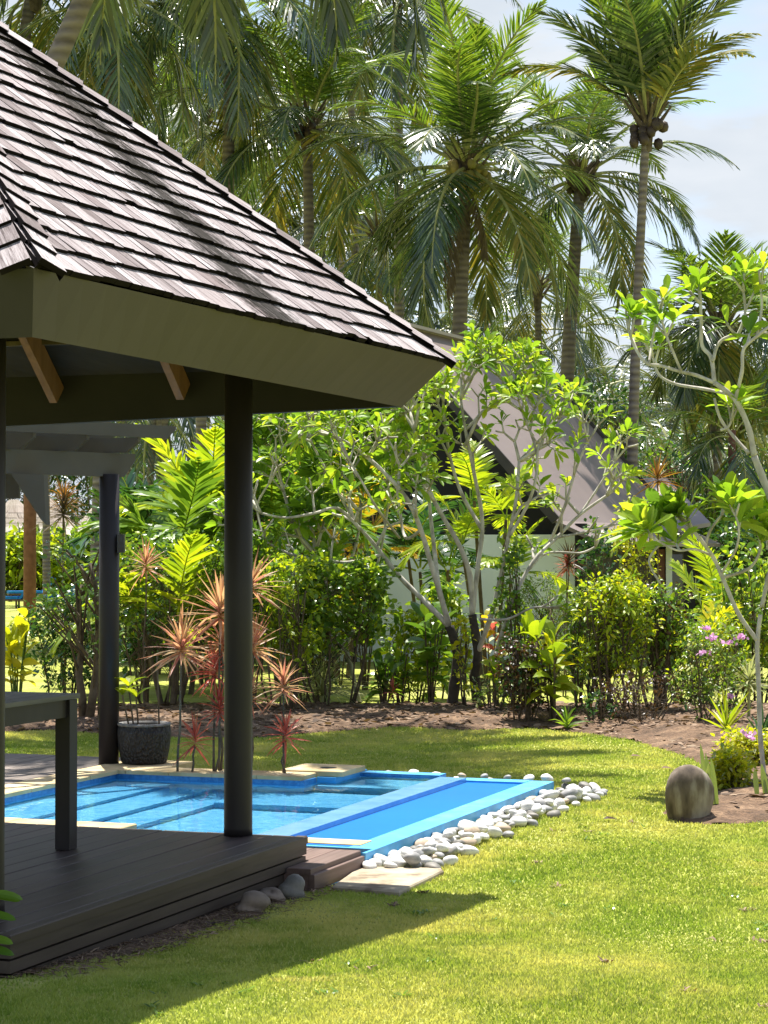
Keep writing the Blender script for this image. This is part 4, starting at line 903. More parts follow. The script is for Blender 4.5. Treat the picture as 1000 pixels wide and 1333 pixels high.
# red trunk at right, brown trunk at left
def bare_palm(label, px, D, top, r, m):
    t = thing('palm_trunk', label, 'tree', P(px, 715, D) * [1, 1, 0]); c = P(px, top, D); b = MB(); x0 = P(px, 715, D)[0]
    b.tube([(x0, D, 0), (x0, D, c[2] * .5), (c[0], D, c[2])], r, 10); b.build('trunk', M[m], t, smooth=True)
    q = np.random.default_rng(int(px)); g = palm_crown_geo(q, 1.9, 12, pairs=26); g.V = [v + c for v in g.V]; g.build('crown', PM(), t)
bare_palm('small palm with smooth red brown trunk at the right edge', 953, 50, 560, .09, 'redbark')
bare_palm('palm with reddish trunk seen below the pergola at the left', 39, 58, 480, .17, 'redbark')
# =================================================================== PLUMERIA
PT, PW = [0, .12, .35, .65, .88, 1], [.10, .28, .72, 1, .62, .04]
def rosette(b, p, d, q, n, Ln, wd, m=0, spread=.95):
    d = unit(d); a = unit(np.cross(d, (0.3, 0.2, .9))); c = np.cross(d, a)
    az = np.arange(n) * 2.4 + q.random() * 6; e = spread * (.45 + .75 * np.linspace(0, 1, n)) 
    dd = np.cos(e)[:, None] * d + np.sin(e)[:, None] * (np.cos(az)[:, None] * a + np.sin(az)[:, None] * c); dd += q.normal(size=dd.shape) * .12
    nr = unit(d * 1.0 - dd * .4 + [0, 0, .5])
    L_ = Ln * (.65 + .45 * q.random(n)); b.leaves(p + dd * .01 - d * (np.linspace(0, .07, n)[:, None]), dd, nr, L_, wd * (L_ / Ln), PT, PW, droop=.10 + .25 * q.random(n), fold=.22, m=m)
def fork(tr, lf, p, d, r, ln, lev, q, leafL, nl, up=.35, m=0):
    nl = max(nl, 5)
    d = unit(d); k = 4; s = np.linspace(0, 1, k)[:, None]; bendv = np.array([0, 0, up]) + q.normal(size=3) * .12
    pts = p + d * ln * s + bendv * ln * .35 * s ** 2; tr.tube(pts, np.linspace(r, r * .82, k), 6, cap=True)
    e = pts[-1]; nd = unit(pts[-1] - pts[-2])
    if lev <= 0:
        if q.random() < (.72 if leafL < .22 else .9): rosette(lf, e, nd, q, nl + int(q.random() * 4), leafL, leafL * .35, m if q.random() < .75 else 1 - m)
        return
    nch = 2 if q.random() < .5 else 3; a = unit(np.cross(nd, q.normal(size=3))); c = np.cross(nd, a); ph = q.random() * 6.28
    for i in range(nch):
        an = ph + i * 6.283 / nch; sp = .62 + .25 * q.random(); dd = nd * math.cos(sp) + (a * math.cos(an) + c * math.sin(an)) * math.sin(sp)
        fork(tr, lf, e, dd, r * .74, ln * (.68 + .25 * q.random()), lev - 1, q, leafL, nl, up, m)
def limb(tr, pp, r0, r1, D):
    pts = np.array([P(x, y, D + dz) for x, y, dz in pp])
    # smooth with Catmull-Rom
    out = []; n = len(pts)
    for i in range(n - 1):
        p0, p1, p2, p3 = pts[max(i - 1, 0)], pts[i], pts[i + 1], pts[min(i + 2, n - 1)]
        for t in np.linspace(0, 1, 5, endpoint=False): out.append(.5 * (2 * p1 + (p2 - p0) * t + (2 * p0 - 5 * p1 + 4 * p2 - p3) * t * t + (3 * p1 - p0 - 3 * p2 + p3) * t ** 3))
    out.append(pts[-1]); out = np.array(out); tr.tube(out, np.linspace(r0, r1, len(out)) * (1 + .06 * np.sin(np.arange(len(out)) * 1.7)), 9)
    return out
def frangipani(label, D, base, limbs, seed, leafL, nl, lev, ln, mats=('plum', 'plumd'), r=.09, side_p=.5, blob=True):
    q = np.random.default_rng(seed); t = thing('frangipani_tree', label, 'tree', base)
    tr = MB(); lf = MB(); dk = MB()
    for (r0, r1, pp, lv, spawn) in limbs:
        k_ = .68 if r0 < .075 else .9; o = limb(tr if r0 < .075 else dk, pp, r0 * k_, r1 * k_, D)
        if lv is not None:
            nd = o[-1] - o[-2]
            for i in range(3):
                dd = unit(nd) + q.normal(size=3) * [.55, .6, .4] + [0, 0, .25]; fork(tr, lf, o[-1], dd, r1 * .85, ln, lv, q, leafL, nl)
        for f in spawn:
            i = int(f * (len(o) - 1)); dd = unit(o[min(i + 1, len(o) - 1)] - o[max(i - 1, 0)]) * .4 + q.normal(size=3) * [.6, .7, .3] + [0, 0, .8]
            fork(tr, lf, o[i], dd, r1 * .8, ln * 1.05, max(0, (lv if lv is not None else 1)), q, leafL, nl)
    tk = tr.build('trunk', M['bark'], t, smooth=True); lf.build('crown', [M[m] for m in mats], t)
    if dk.n: dk.build('trunk_base', M['barkd'], tk, smooth=True)
    return t
LM = [(.085, .065, [(588, 925, 0), (592, 890, 0), (596, 850, 0), (585, 815, 0)], None, []),
      (.060, .030, [(585, 815, 0), (555, 785, .1), (520, 750, .2), (490, 712, .2), (462, 680, .1)], 1, [.75]),
      (.034, .022, [(497, 722, .2), (455, 732, .3), (415, 728, .1), (380, 722, 0), (345, 705, -.2), (318, 690, -.2)], 1, [.35, .55, .8]),
      (.034, .022, [(470, 690, .1), (440, 662, 0), (410, 668, -.1), (372, 674, -.2), (340, 668, -.2)], 1, [.5]),
      (.030, .020, [(462, 680, .1), (440, 640, .3), (418, 600, .4), (405, 575, .3)], 2, [.5]),
      (.055, .032, [(585, 815, 0), (572, 770, -.1), (560, 730, -.2), (548, 690, -.3), (530, 650, -.4), (500, 615, -.4), (465, 585, -.3), (440, 570, -.3)], 2, [.5, .65, .8]),
      (.045, .026, [(572, 770, -.1), (566, 720, .2), (560, 665, .4), (556, 610, .4), (550, 560, .5)], 2, [.6, .8]),
      (.034, .024, [(548, 690, -.3), (528, 700, .2), (520, 660, .4), (515, 610, .4)], 2, [.6]),
      (.080, .060, [(622, 912, .2), (618, 880, .2), (622, 850, .2), (615, 800, .2)], None, []),
      (.055, .030, [(615, 800, .2), (612, 750, .1), (598, 710, 0), (575, 670, 0), (560, 640, 0), (548, 600, .1), (540, 560, .1)], 2, [.6]),
      (.050, .024, [(615, 800, .2), (622, 740, .3), (628, 680, .3), (618, 620, .2), (606, 560, .1), (600, 520, .1)], 2, [.6, .8]),
      (.036, .022, [(606, 580, .1), (625, 540, 0), (640, 530, 0), (665, 512, -.1)], 2, [.6]),
      (.040, .024, [(628, 690, .3), (600, 640, .5), (585, 590, .5), (580, 550, .5)], 2, [.6]),
      (.050, .028, [(622, 850, .2), (640, 800, -.1), (652, 750, -.2), (662, 700, -.3), (672, 650, -.3), (676, 600, -.2)], 2, [.7]),
      (.034, .022, [(662, 700, -.3), (690, 650, -.5), (700, 600, -.5), (690, 560, -.4)], 2, [.6]),
      (.045, .026, [(640, 870, .2), (652, 830, -.2), (668, 780, -.3), (695, 730, -.2), (725, 700, 0), (755, 670, .1), (790, 645, .1)], 1, [.5, .7, .85]),
      (.030, .020, [(715, 708, 0), (735, 660, -.3), (750, 610, -.3), (765, 575, -.2)], 1, [.6]),
      (.026, .018, [(676, 600, -.2), (705, 570, 0), (728, 545, .1)], 1, [.5]), (.024, .018, [(755, 670, .1), (785, 625, .2), (800, 600, .2)], 1, [.5]), (.024, .018, [(725, 700, 0), (765, 692, 0), (805, 682, 0)], 0, [.5, .8]), (.024, .018, [(345, 705, -.2), (335, 660, 0), (350, 630, 0)], 1, [.5]),
      (.024, .018, [(520, 700, .2), (490, 660, -.6), (470, 625, -.8), (455, 600, -.8)], 2, [.7]), (.028, .020, [(690, 740, -.2), (712, 720, .2), (755, 720, .3), (775, 712, .3)], 0, []),
      (.026, .018, [(625, 806, -.1), (660, 806, -.4), (690, 792, -.4), (706, 790, -.4)], 0, []),
      (.030, .020, [(600, 530, .1), (592, 515, .3), (608, 497, .3)], 2, []),
      (.028, .020, [(640, 510, 0), (655, 500, .2), (650, 490, .2)], 1, [])]
frangipani('large frangipani tree with two dark based stems and pale forked branches', 27.6, gp(602, 925), LM, 3, .215, 6, 2, .235)
CB = [(.060, .045, [(1060, 800, 0), (1030, 720, 0), (1000, 640, 0), (982, 594, 0)], None, []),
      (.042, .032, [(982, 594, 0), (975, 558, 0), (957, 520, 0), (930, 498, 0)], None, []),
      (.030, .020, [(930, 498, 0), (926, 466, .05), (914, 450, .1), (913, 420, .1), (912, 395, .1)], 0, []),
      (.026, .016, [(930, 498, 0), (905, 488, 0), (887, 484, -.1), (860, 476, -.15), (842, 473, -.2), (828, 455, -.2), (818, 430, -.2)], 0, [.8, .95]),
      (.024, .016, [(945, 512, 0), (915, 506, .2), (880, 500, .3), (858, 488, .3), (850, 465, .3)], 0, [.9]),
      (.024, .018, [(928, 470, 0), (935, 448, .1), (950, 438, .1), (975, 436, .1), (1010, 432, .1)], 0, [.6]),
      (.026, .020, [(957, 520, 0), (966, 484, -.1), (968, 455, -.1), (985, 438, -.1), (1015, 415, -.1)], 0, [.6]),
      (.024, .016, [(960, 438, .1), (970, 410, .1), (968, 380, .1)], 0, [.6]),
      (.024, .018, [(975, 590, 0), (955, 568, .1), (938, 545, .1), (930, 518, .1)], None, []),
      (.018, .014, [(938, 560, .1), (948, 556, .1), (952, 548, .1)], 0, []),
      (.020, .014, [(887, 484, -.1), (875, 455, -.2), (868, 438, -.2)], 0, []), (.018, .014, [(845, 473, -.2), (850, 440, 0), (857, 410, 0)], 0, []),
      (.020, .014, [(985, 438, 0), (992, 400, 0), (990, 372, 0)], 0, [])]
frangipani('bare branched frangipani reaching in from the right edge with pale smooth limbs', 19.5, (P(1060, 715, 19.5)[0], 19.5, 0), CB, 8, .26, 6, 0, .16)
b0 = gp(997, 1020)
DD = float(b0[1])
LMr = [(.034, .028, [(996, 1020, 0), (990, 960, 0), (988, 900, 0), (986, 840, 0), (990, 800, 0)], None, []),
       (.030, .024, [(987, 835, 0), (962, 800, 0), (945, 762, 0), (930, 728, 0), (910, 700, -.1), (892, 680, -.1)], 0, [.9]),
       (.028, .02, [(992, 790, 0), (1000, 750, 0), (1010, 720, 0)], 0, []), (.022, .016, [(940, 752, 0), (975, 740, .1), (990, 715, .1), (985, 690, .1)], 0, [.6]),
       (.018, .013, [(928, 724, 0), (905, 715, -.3), (880, 716, -.4), (850, 700, -.5)], 0, [.6]), (.018, .013, [(940, 745, 0), (958, 715, -.3), (962, 690, -.4), (958, 672, -.4)], 0, [.7]), (.018, .013, [(990, 790, 0), (1005, 740, .3), (998, 700, .4), (1004, 680, .4)], 0, [.6]),
       (.02, .015, [(900, 690, -.1), (872, 706, -.2), (860, 690, -.2)], 0, []), (.022, .016, [(918, 712, 0), (925, 690, 0), (940, 670, 0)], 0, []), (.018, .013, [(862, 705, -.2), (845, 730, -.2), (860, 760, -.2)], None, [])]
frangipani('near frangipani at the right with long bright green leaves on a slim grey stem', DD, b0, LMr, 15, .34, 9, 0, .12)
LMl = [(.05, .035, [(470, 925, .8), (452, 850, .8), (430, 780, .8), (410, 720, .8)], 2, [.7]),
       (.035, .022, [(430, 780, .8), (460, 720, .9), (470, 660, .9), (460, 610, .9)], 2, [.5, .7, .85]), (.032, .022, [(415, 735, .8), (385, 690, .9), (370, 640, .9), (360, 600, .9)], 2, [.5, .7, .85]), (.03, .022, [(452, 840, .8), (490, 740, 1.2), (505, 660, 1.2), (510, 600, 1.2)], 2, [.7, .85]), (.03, .022, [(405, 700, .8), (420, 640, 1.4), (425, 590, 1.4)], 2, [.6])]
frangipani('leafy green frangipani growing behind the round dark post at its right', 28.6, gp(470, 925), LMl, 23, .28, 11, 2, .27, mats=('plumd', 'mid'))
# =================================================================== SHRUBS
OV = ([0, .3, .65, 1], [.15, 1, .85, .05]); LN_ = ([0, .25, .6, 1], [.4, 1, .7, .03])
def shrub(name, label, cat, px, py, wpx, topy, lm, seed, leafL=.07, asp=.5, nst=8, ncl=60, lpc=14, clear=.25, cl=.12, depth=None, shape=OV, stem='stem', sr=.012, D=None, fold=.15, lean=0, group=None, mats2=None, droop=.2):
    q = np.random.default_rng(seed); g = gp(px, py) if D is None else np.array([P(px, 715, D)[0], D, gh(P(px, 715, D)[0], D)])
    D_ = g[1]; h = P(px, topy, D_)[2] - g[2]; W_ = wpx / F * D_ / 2; dp = (depth or W_ * .8)
    t = thing(name, label, cat, g, group); tr = MB(); lf = MB(); tips = []
    for i in range(nst):
        a = q.random() * 6.28; rr = math.sqrt(q.random()); bx = g + [math.cos(a) * rr * W_ * .45, math.sin(a) * rr * dp * .45, -.03]
        bx[2] = g[2] - .03; e = g + np.array([math.cos(a) * rr * W_ * .9 + lean * h, math.sin(a) * rr * dp * .9, h * (.72 + .25 * q.random() * (1 - .5 * rr))])
        mid = (bx + e) / 2 + q.normal(size=3) * [.05, .05, .0] * h; s = np.linspace(0, 1, 7)[:, None]; c = bx * (1 - s) ** 2 + 2 * mid * s * (1 - s) + e * s * s
        c += q.normal(size=c.shape) * .008 * h; tr.tube(c, np.linspace(sr * 1.3, sr * .5, 7), 6); tips.append(c)
    cen = []
    for i in range(ncl):
        th = q.random() * 6.28; r_ = q.random() ** .45; zz = clear + (1 - clear) * q.random() ** .8
        prof = math.sqrt(max(0.05, 1 - ((zz - .55) / .62) ** 2)) * (.8 + .35 * q.random())
        p = g + np.array([math.cos(th) * r_ * W_ * prof + lean * h * zz, math.sin(th) * r_ * dp * prof, h * zz * (.94 + .1 * q.random())]); cen.append(p)
        c = tips[int(q.random() * nst)]; j = min(5, int(max(0, (p[2] - g[2]) / h - .2) * 7)); tr.tube([c[j], (c[j] + p) / 2 + [0, 0, .03], p], [sr * .4, sr * .3, sr * .2], 4, cap=False)
    cen = np.array(cen); n = ncl * lpc; cc = np.repeat(cen, lpc, 0); o = q.normal(size=(n, 3)); o /= np.linalg.norm(o, axis=1)[:, None]; o *= (q.random(n) ** .4)[:, None] * cl
    d = unit(o / cl + [0, 0, .35] + q.normal(size=(n, 3)) * .5); mm = [M[x] for x in ([lm] + list(mats2 or []))]
    sel = (q.random(n) * len(mm)).astype(int) if mats2 else np.zeros(n, int)
    if mats2: sel = np.where(q.random(n) < .62, 0, sel)
    for k in range(len(mm)):
        w_ = sel == k
        if w_.any():
            m_ = w_.sum(); ll = leafL * (.6 + .7 * q.random(m_)); lf.leaves((cc + o)[w_], d[w_], q.normal(size=(m_, 3)) * .5 + [0, 0, 1], ll, ll * asp, *shape, droop=droop * (1 + q.random(m_)), fold=fold, m=k)
    tr.build('stems', M[stem], t, smooth=True); lf.build('foliage', mm, t)
    return t
shrub('shrub', 'round glossy green shrub on thin bare stems just right of the near round post', 'shrub', 432, 927, 170, 728, 'mid', 101, .085, .75, 9, 150, 22, .42, .13, mats2=['lime'])
shrub('shrub', 'dark leaved bushy small tree left of the pergola post', 'shrub', 84, 905, 112, 772, 'dark', 102, .085, .6, 8, 110, 18, .12, .14, mats2=['mid'])
shrub('shrub', 'loose pale leaved shrub on one brown trunk beside the pergola post', 'shrub', 114, 946, 130, 700, 'mid', 103, .085, .6, 3, 34, 10, .40, .13, sr=.045, mats2=['dark'])
shrub('shrub', 'glossy green shrub behind the cordylines left of the near post', 'shrub', 220, 922, 170, 700, 'mid', 104, .08, .6, 8, 130, 16, .45, .14, mats2=['dark', 'lime'], D=27.6)
shrub('shrub', 'tall leafy shrub hidden behind the near round post', 'shrub', 318, 925, 130, 690, 'mid', 105, .10, .5, 7, 100, 16, .35, .15, mats2=['lime'], D=27.4)
shrub('shrub', 'green shrub with yellow tips between the near post and the glossy round shrub', 'shrub', 372, 935, 90, 730, 'lime', 106, .09, .5, 7, 70, 15, .3, .12, mats2=['mid'])
shrub('shrub', 'dark burgundy shrub on twiggy stems at the front of the soil bed', 'shrub', 682, 945, 62, 838, 'burg', 107, .055, .6, 8, 90, 16, .12, .08, mats2=['dark'], sr=.009)
shrub('shrub', 'tall yellow green hedge shrub with the brightest tips in the right bed', 'shrub', 800, 940, 100, 752, 'lime', 108, .085, .4, 10, 150, 16, .30, .11, mats2=['yel', 'mid'], sr=.016)
shrub('shrub', 'yellow green hedge shrub with dark crooked stems beside the pink flowers', 'shrub', 862, 935, 90, 765, 'mid', 109, .08, .45, 9, 120, 15, .30, .11, mats2=['lime', 'burg'], sr=.02)
shrub('shrub', 'small yellow green hedge shrub right of the ginger clump', 'shrub', 760, 932, 60, 775, 'mid', 110, .08, .4, 7, 70, 14, .30, .10, mats2=['lime'], sr=.014)
shrub('shrub', 'clipped dense round bush in front of the pale house wall', 'shrub', 700, 880, 82, 752, 'mid', 111, .04, .5, 8, 130, 26, .05, .12, D=33, mats2=['dark'])
shrub('shrub', 'fine leaved grey green bush next to the clipped round bush', 'shrub', 740, 880, 80, 765, 'mid', 112, .05, .2, 8, 90, 22, .05, .14, D=32, mats2=['cream'])
shrub('shrub', 'dark climbing shrub in front of the house door and windows', 'shrub', 785, 860, 70, 690, 'dark', 113, .10, .7, 6, 60, 14, .2, .16, D=36)
shrub('shrub', 'pale yellow flowering shrub against the house roof', 'shrub', 828, 880, 60, 655, 'yel', 114, .085, .6, 6, 55, 12, .45, .14, D=33, mats2=['cream', 'lime'])
shrub('shrub', 'big leafy green shrub at the right edge behind the near frangipani', 'shrub', 985, 900, 120, 725, 'mid', 115, .12, .5, 7, 100, 14, .2, .18, D=28.5, mats2=['lime'])
shrub('shrub', 'low yellow leaved shrub behind the pink flowers', 'shrub', 940, 900, 70, 800, 'lime', 116, .10, .3, 6, 40, 14, .3, .12, D=27.0, mats2=['lime'])
shrub('shrub', 'climbing vine with lobed leaves on the frangipani stem', 'vine', 664, 918, 34, 690, 'mid', 117, .07, .9, 3, 44, 12, .12, .10, D=27.3)
shrub('shrub', 'yellow green creeper wound around the dark frangipani base', 'vine', 603, 925, 22, 800, 'yel', 118, .07, .7, 3, 22, 9, .15, .05, D=27.2, mats2=['lime'])
shrub('shrub', 'leafy shrub between the two frangipani stems and the house wall', 'shrub', 575, 890, 70, 760, 'mid', 119, .14, .4, 6, 60, 14, .15, .16, D=30, mats2=['lime'])
shrub('shrub', 'dark green shrub to the right of the pergola post', 'shrub', 190, 922, 90, 780, 'dark', 120, .09, .55, 6, 70, 14, .4, .13, D=28.4)
shrub('shrub', 'golden brown leaved croton behind the left frangipani leaves', 'shrub', 432, 860, 90, 610, 'gold', 121, .16, .3, 6, 50, 12, .3, .2, D=33, mats2=['lime', 'mid'])
shrub('shrub', 'low twiggy shrub with sparse leaves under the large frangipani', 'shrub', 640, 935, 60, 880, 'mid', 122, .05, .5, 8, 22, 9, .2, .07, mats2=['cream'], sr=.008)
shrub('shrub', 'low straggly shrub with brown leaves between the hedge stems', 'shrub', 835, 950, 130, 880, 'burg', 123, .05, .5, 12, 60, 10, .1, .08, sr=.009)
shrub('shrub', 'low green shrub at the foot of the tall yellow green hedge', 'shrub', 782, 948, 60, 905, 'dark', 124, .07, .5, 5, 14, 10, .1, .07)
# flowering periwinkle / bougainvillea
def flower_bush(label, px, py, wpx, topy, seed, fl, lm='mid', D=None):
    t = shrub('flower_bush', label, 'shrub', px, py, wpx, topy, lm, seed, .06, .5, 8, 90, 14, .08, .10, mats2=['lime', 'cream'], D=D, sr=.007)
    q = np.random.default_rng(seed + 1); Dd = t.location[1]
    for (fx, fy, s) in fl:
        b = MB(); n = 15; c = P(fx, fy, Dd - .35); pos = c + q.normal(size=(n, 3)) * [s, s, s * .35]; b.leaves(pos, unit(q.normal(size=(n, 3)) + [0, 0, .4]), q.normal(size=(n, 3)) + [0, -1, .5], .045, .038, *OV, fold=.1); b.build('flower_cluster', M['flower'], t)
flower_bush('flowering bush with pink blossom clusters at the right end of the bed', 925, 950, 100, 812, 131, [(920, 818, .025), (928, 830, .04), (948, 836, .05), (916, 850, .03), (965, 830, .03), (950, 907, .025)])
flower_bush('low flowering ground shrub with one pink blossom behind the standing stone', 975, 1005, 80, 958, 133, [(975, 957, .03)], lm='yel')
flower_bush('pale yellow green ground shrub right beside the standing stone', 952, 1035, 50, 985, 135, [], lm='yel')
# broad leaved gingers
def ginger(name, label, px, py, topy, wpx, lm, seed, n=6, leafL=.42, wd=.13, per=6, D=None, cat='plant', clear=.35, mats2=None, group=None):
    q = np.random.default_rng(seed); g = gp(px, py) if D is None else np.array([P(px, 715, D)[0], D, gh(P(px, 715, D)[0], D)])
    h = P(px, topy, g[1])[2] - g[2]; W_ = wpx / F * g[1] / 2; t = thing(name, label, cat, g, group); tr = MB(); lf = MB()
    for i in range(n):
        a = q.random() * 6.28; rr = q.random() ** .5; e = g + np.array([math.cos(a) * rr * W_ * .5, math.sin(a) * rr * W_ * .5, h * (.6 + .25 * q.random())]); s0 = g + np.array([math.cos(a), math.sin(a), 0]) * .05 * rr; s0[2] -= .03
        s = np.linspace(0, 1, 6)[:, None]; c = s0 * (1 - s) + e * s + np.array([math.cos(a), math.sin(a), 0]) * .04 * (s ** 2); tr.tube(c, np.linspace(.014, .008, 6), 6)
        f = clear + (1 - clear) * np.linspace(0, 1, per); ps = s0 + (e - s0) * f[:, None]; az = a + np.arange(per) * 2.6 + q.random() * 2; el = .35 + .9 * f ** 2 + q.normal(size=per) * .15
        d = np.stack([np.cos(az) * np.cos(el), np.sin(az) * np.cos(el), np.sin(el)], -1)
        lf.leaves(ps, d, [0, 0, 1] + q.normal(size=(per, 3)) * .3, leafL * (.7 + .4 * q.random(per)), wd, [0, .12, .3, .55, .8, 1], [.12, .5, .9, 1, .65, .04], droop=.25 + .4 * q.random(per), fold=.25, m=int(q.random() * (1 + len(mats2 or []))))
    tr.build('stalk', M['stem'] if lm != 'yel' else M['mid'], t); lf.build('foliage', [M[x] for x in [lm] + list(mats2 or [])], t)
ginger('ginger_plant', 'clump of broad arching yellow green ginger leaves right of the burgundy shrub', 722, 945, 800, 90, 'lime', 141, 8, .50, .15, 6, mats2=['yel'])
ginger('ginger_plant', 'broad leaved plant with yellow green leaves at the foot of the large frangipani', 560, 915, 775, 110, 'lime', 142, 7, .48, .17, 6, D=28.2, mats2=['mid'])
ginger('ginger_plant', 'bright yellow leaved plant at the left end behind the table', 22, 915, 780, 60, 'yel', 143, 6, .42, .13, 7, D=27.0)
ginger('ginger_plant', 'tall yellow green broad leaf plant between burgundy shrub and house', 690, 915, 785, 70, 'lime', 144, 5, .55, .18, 5, D=28.6)
ginger('ginger_plant', 'low green broad leaf plant near the variegated grass', 520, 922, 835, 50, 'mid', 145, 5, .25, .09, 6, mats2=['lime'])
ginger('ginger_plant', 'green banana like plant behind the glossy round shrub', 475, 890, 720, 80, 'mid', 146, 6, .7, .2, 5, D=32, mats2=['lime'])
ginger('ginger_plant', 'small croton with orange and cream leaves behind the frangipani stems', 640, 900, 760, 40, 'gold', 147, 4, .32, .10, 9, D=29.2, mats2=['red', 'cream'])
ginger('ginger_plant', 'small yellow green plant beside the pot behind the pool coping', 395, 905, 800, 60, 'lime', 148, 5, .3, .10, 7, D=28.9)
ginger('ginger_plant', 'lime broad leaf clump low between the frangipani base and the burgundy shrub', 650, 930, 850, 50, 'lime', 401, 5, .30, .10, 6)
ginger('ginger_plant', 'deep green broad leaf clump right of the glossy round shrub', 500, 930, 845, 60, 'mid', 402, 7, .34, .11, 6, D=28.0)
ginger('ginger_plant', 'arching green broad leaf plant behind the ginger clump', 752, 925, 815, 60, 'mid', 403, 6, .42, .12, 6, D=28.4)
shrub('shrub', 'fresh green leafy shrub filling the gap left of the frangipani base', 'shrub', 535, 922, 80, 800, 'lime', 404, .11, .45, 6, 60, 14, .15, .13, D=28.9, mats2=['mid'])
shrub('shrub', 'dark leafy shrub in the gap behind the cream grass tuft', 'shrub', 405, 915, 80, 800, 'dark', 405, .09, .55, 6, 60, 15, .15, .13, D=29.2, mats2=['mid'])
shrub('shrub', 'low mixed green plants at the right end of the hedge', 'shrub', 905, 925, 80, 835, 'mid', 406, .08, .5, 7, 70, 15, .1, .12, D=27.8, mats2=['lime', 'dark'])
# starburst plants
def burst(b, c, q, n, Ln, wd, el=(-.5, 1.45), droop=.25, m=0, ax=(0, 0, 1)):
    az = np.arange(n) * 2.39996 + q.random() * 6; e = el[0] + (el[1] - el[0]) * np.linspace(0, 1, n) + q.normal(size=n) * .08
    d = np.stack([np.cos(az) * np.cos(e), np.sin(az) * np.cos(e), np.sin(e)], -1); b.leaves(c + np.stack([0 * e, 0 * e, .10 * np.linspace(0, 1, n)], -1), d, [0, 0, 1] + q.normal(size=(n, 3)) * .4, Ln * (.75 + .4 * q.random(n)), wd, [0, .3, .65, 1], [.7, 1, .8, .05], droop=droop * (.3 + q.random(n)), fold=.3, m=m)
def cordyline(label, px, base_py, heads, D, seed, lm='pink', Ln=.30, wd=.022, n=46, z0=None):
    q = np.random.default_rng(seed); x = P(px, 715, D)[0]; zb = gh(x, D) if z0 is None else z0; t = thing('cordyline', label, 'plant', (x, D, zb)); tr = MB()
    for (hx, hy, sc, m) in heads:
        c = P(hx, hy, D + q.normal() * .08); s = np.linspace(0, 1, 7)[:, None]; b0_ = np.array([x + q.normal() * .02, D, zb - .02]); pts = b0_ * (1 - s) + c * s + q.normal(size=(7, 3)) * [.012, .012, 0] * np.sin(s * 3.14); tr.tube(pts, np.linspace(.012, .009, 7), 6)
        b = MB(); burst(b, c, q, int(n * (.7 + .3 * sc)), Ln * sc, wd * (.6 + .4 * sc), m=0); b.build('leaf_head', M[m], t)
    tr.build('stem', M['stem'], t)
CD = 18.6
cordyline('tall pink and orange cordyline standing alone right of the stone pot', 233, 993, [(236, 852, 1.15, 'pink')], 18.3, 151, z0=0.0, Ln=.31, n=60)
cordyline('tall cordyline with orange head half hidden behind the near post', 285, 993, [(287, 806, 1.25, 'pink'), (290, 850, .9, 'pink')], 18.35, 152, z0=0.0, Ln=.33, n=60)
cordyline('cordyline with red pink heads close to the left side of the near post', 278, 994, [(280, 882, .85, 'red'), (286, 930, .75, 'red')], 18.25, 153, z0=0.0)
cordyline('short red cordyline on the coping between pot and near post', 250, 996, [(254, 972, .72, 'red')], 18.2, 154, z0=0.0, n=30)
cordyline('cordyline with pink heads behind the right side of the near post', 322, 994, [(328, 770, 1.15, 'pink'), (330, 850, 1.0, 'pink'), (325, 912, .8, 'pink')], 18.5, 155, z0=0.0)
cordyline('orange pink cordyline on a slim stem right of the near post', 367, 995, [(369, 902, 1.0, 'pink')], 18.15, 156, z0=0.0, Ln=.27)
cordyline('short red cordyline below the slim orange one right of the near post', 371, 997, [(372, 965, .75, 'red')], 18.1, 157, z0=0.0, n=32)
cordyline('small pink cordyline behind the pergola post at the shrub tops', 188, 925, [(190, 742, .95, 'pink')], 26.5, 158, Ln=.36)
cordyline('dark red cordyline against the pale house wall', 735, 900, [(741, 735, .9, 'burg'), (738, 742, .6, 'red')], 30.5, 159, Ln=.34)
cordyline('rusty cordyline rising above the right end of the house roof', 856, 900, [(856, 628, 1.0, 'rust')], 31, 160, Ln=.40)
cordyline('small red cordyline low among the stems right of the variegated grass', 508, 928, [(512, 905, .6, 'red')], 27, 161, n=26)
cordyline('tall rusty cordyline under the pergola in the distance', 82, 900, [(82, 672, 1.1, 'dead'), (84, 655, .8, 'rust')], 33, 162, Ln=.45, n=80)
def tuft(name, label, cat, px, py, Ln, n, wd, m, seed, el=(.2, 1.45), droop=.6, D=None, zoff=0, ax=0):
    q = np.random.default_rng(seed); g = gp(px, py) if D is None else np.array([P(px, 715, D)[0], D, gh(P(px, 715, D)[0], D)]); b = MB(); burst(b, g + [0, 0, zoff], q, n, Ln, wd, el, droop)
    if zoff: b.tube([g, g + [0, 0, zoff]], .02, 6)
    tag(b.build(name, M[m], loc=g), label, cat)
tuft('variegated_grass', 'pale cream variegated grass tuft behind the thin shrub stems', 'plant', 420, 925, .85, 150, .016, 'cream', 171, (.3, 1.5), .75, zoff=.1)
tuft('variegated_grass', 'cream striped spiky plant beside the slim frangipani stem at right', 'plant', 975, 945, .38, 60, .022, 'cream', 172, (-.2, 1.4), .4, zoff=.35)
tuft('variegated_grass', 'pale striped spiky plant at the right border among green leaves', 'plant', 1003, 915, .5, 70, .022, 'cream', 173, (-.2, 1.4), .4, zoff=.5)
tuft('lily_clump', 'small strap leaved green clump at the front of the soil bed', 'plant', 738, 952, .32, 14, .035, 'mid', 174, (.4, 1.4), .4)
tuft('lily_clump', 'green strap leaved clump at the right border above the yellow ground cover', 'plant', 945, 965, .42, 16, .04, 'lime', 175, (.6, 1.5), .15)
tuft('lily_clump', 'second strap leaved clump at the right border with darker leaves', 'plant', 992, 985, .40, 18, .04, 'dark', 176, (.5, 1.5), .3)
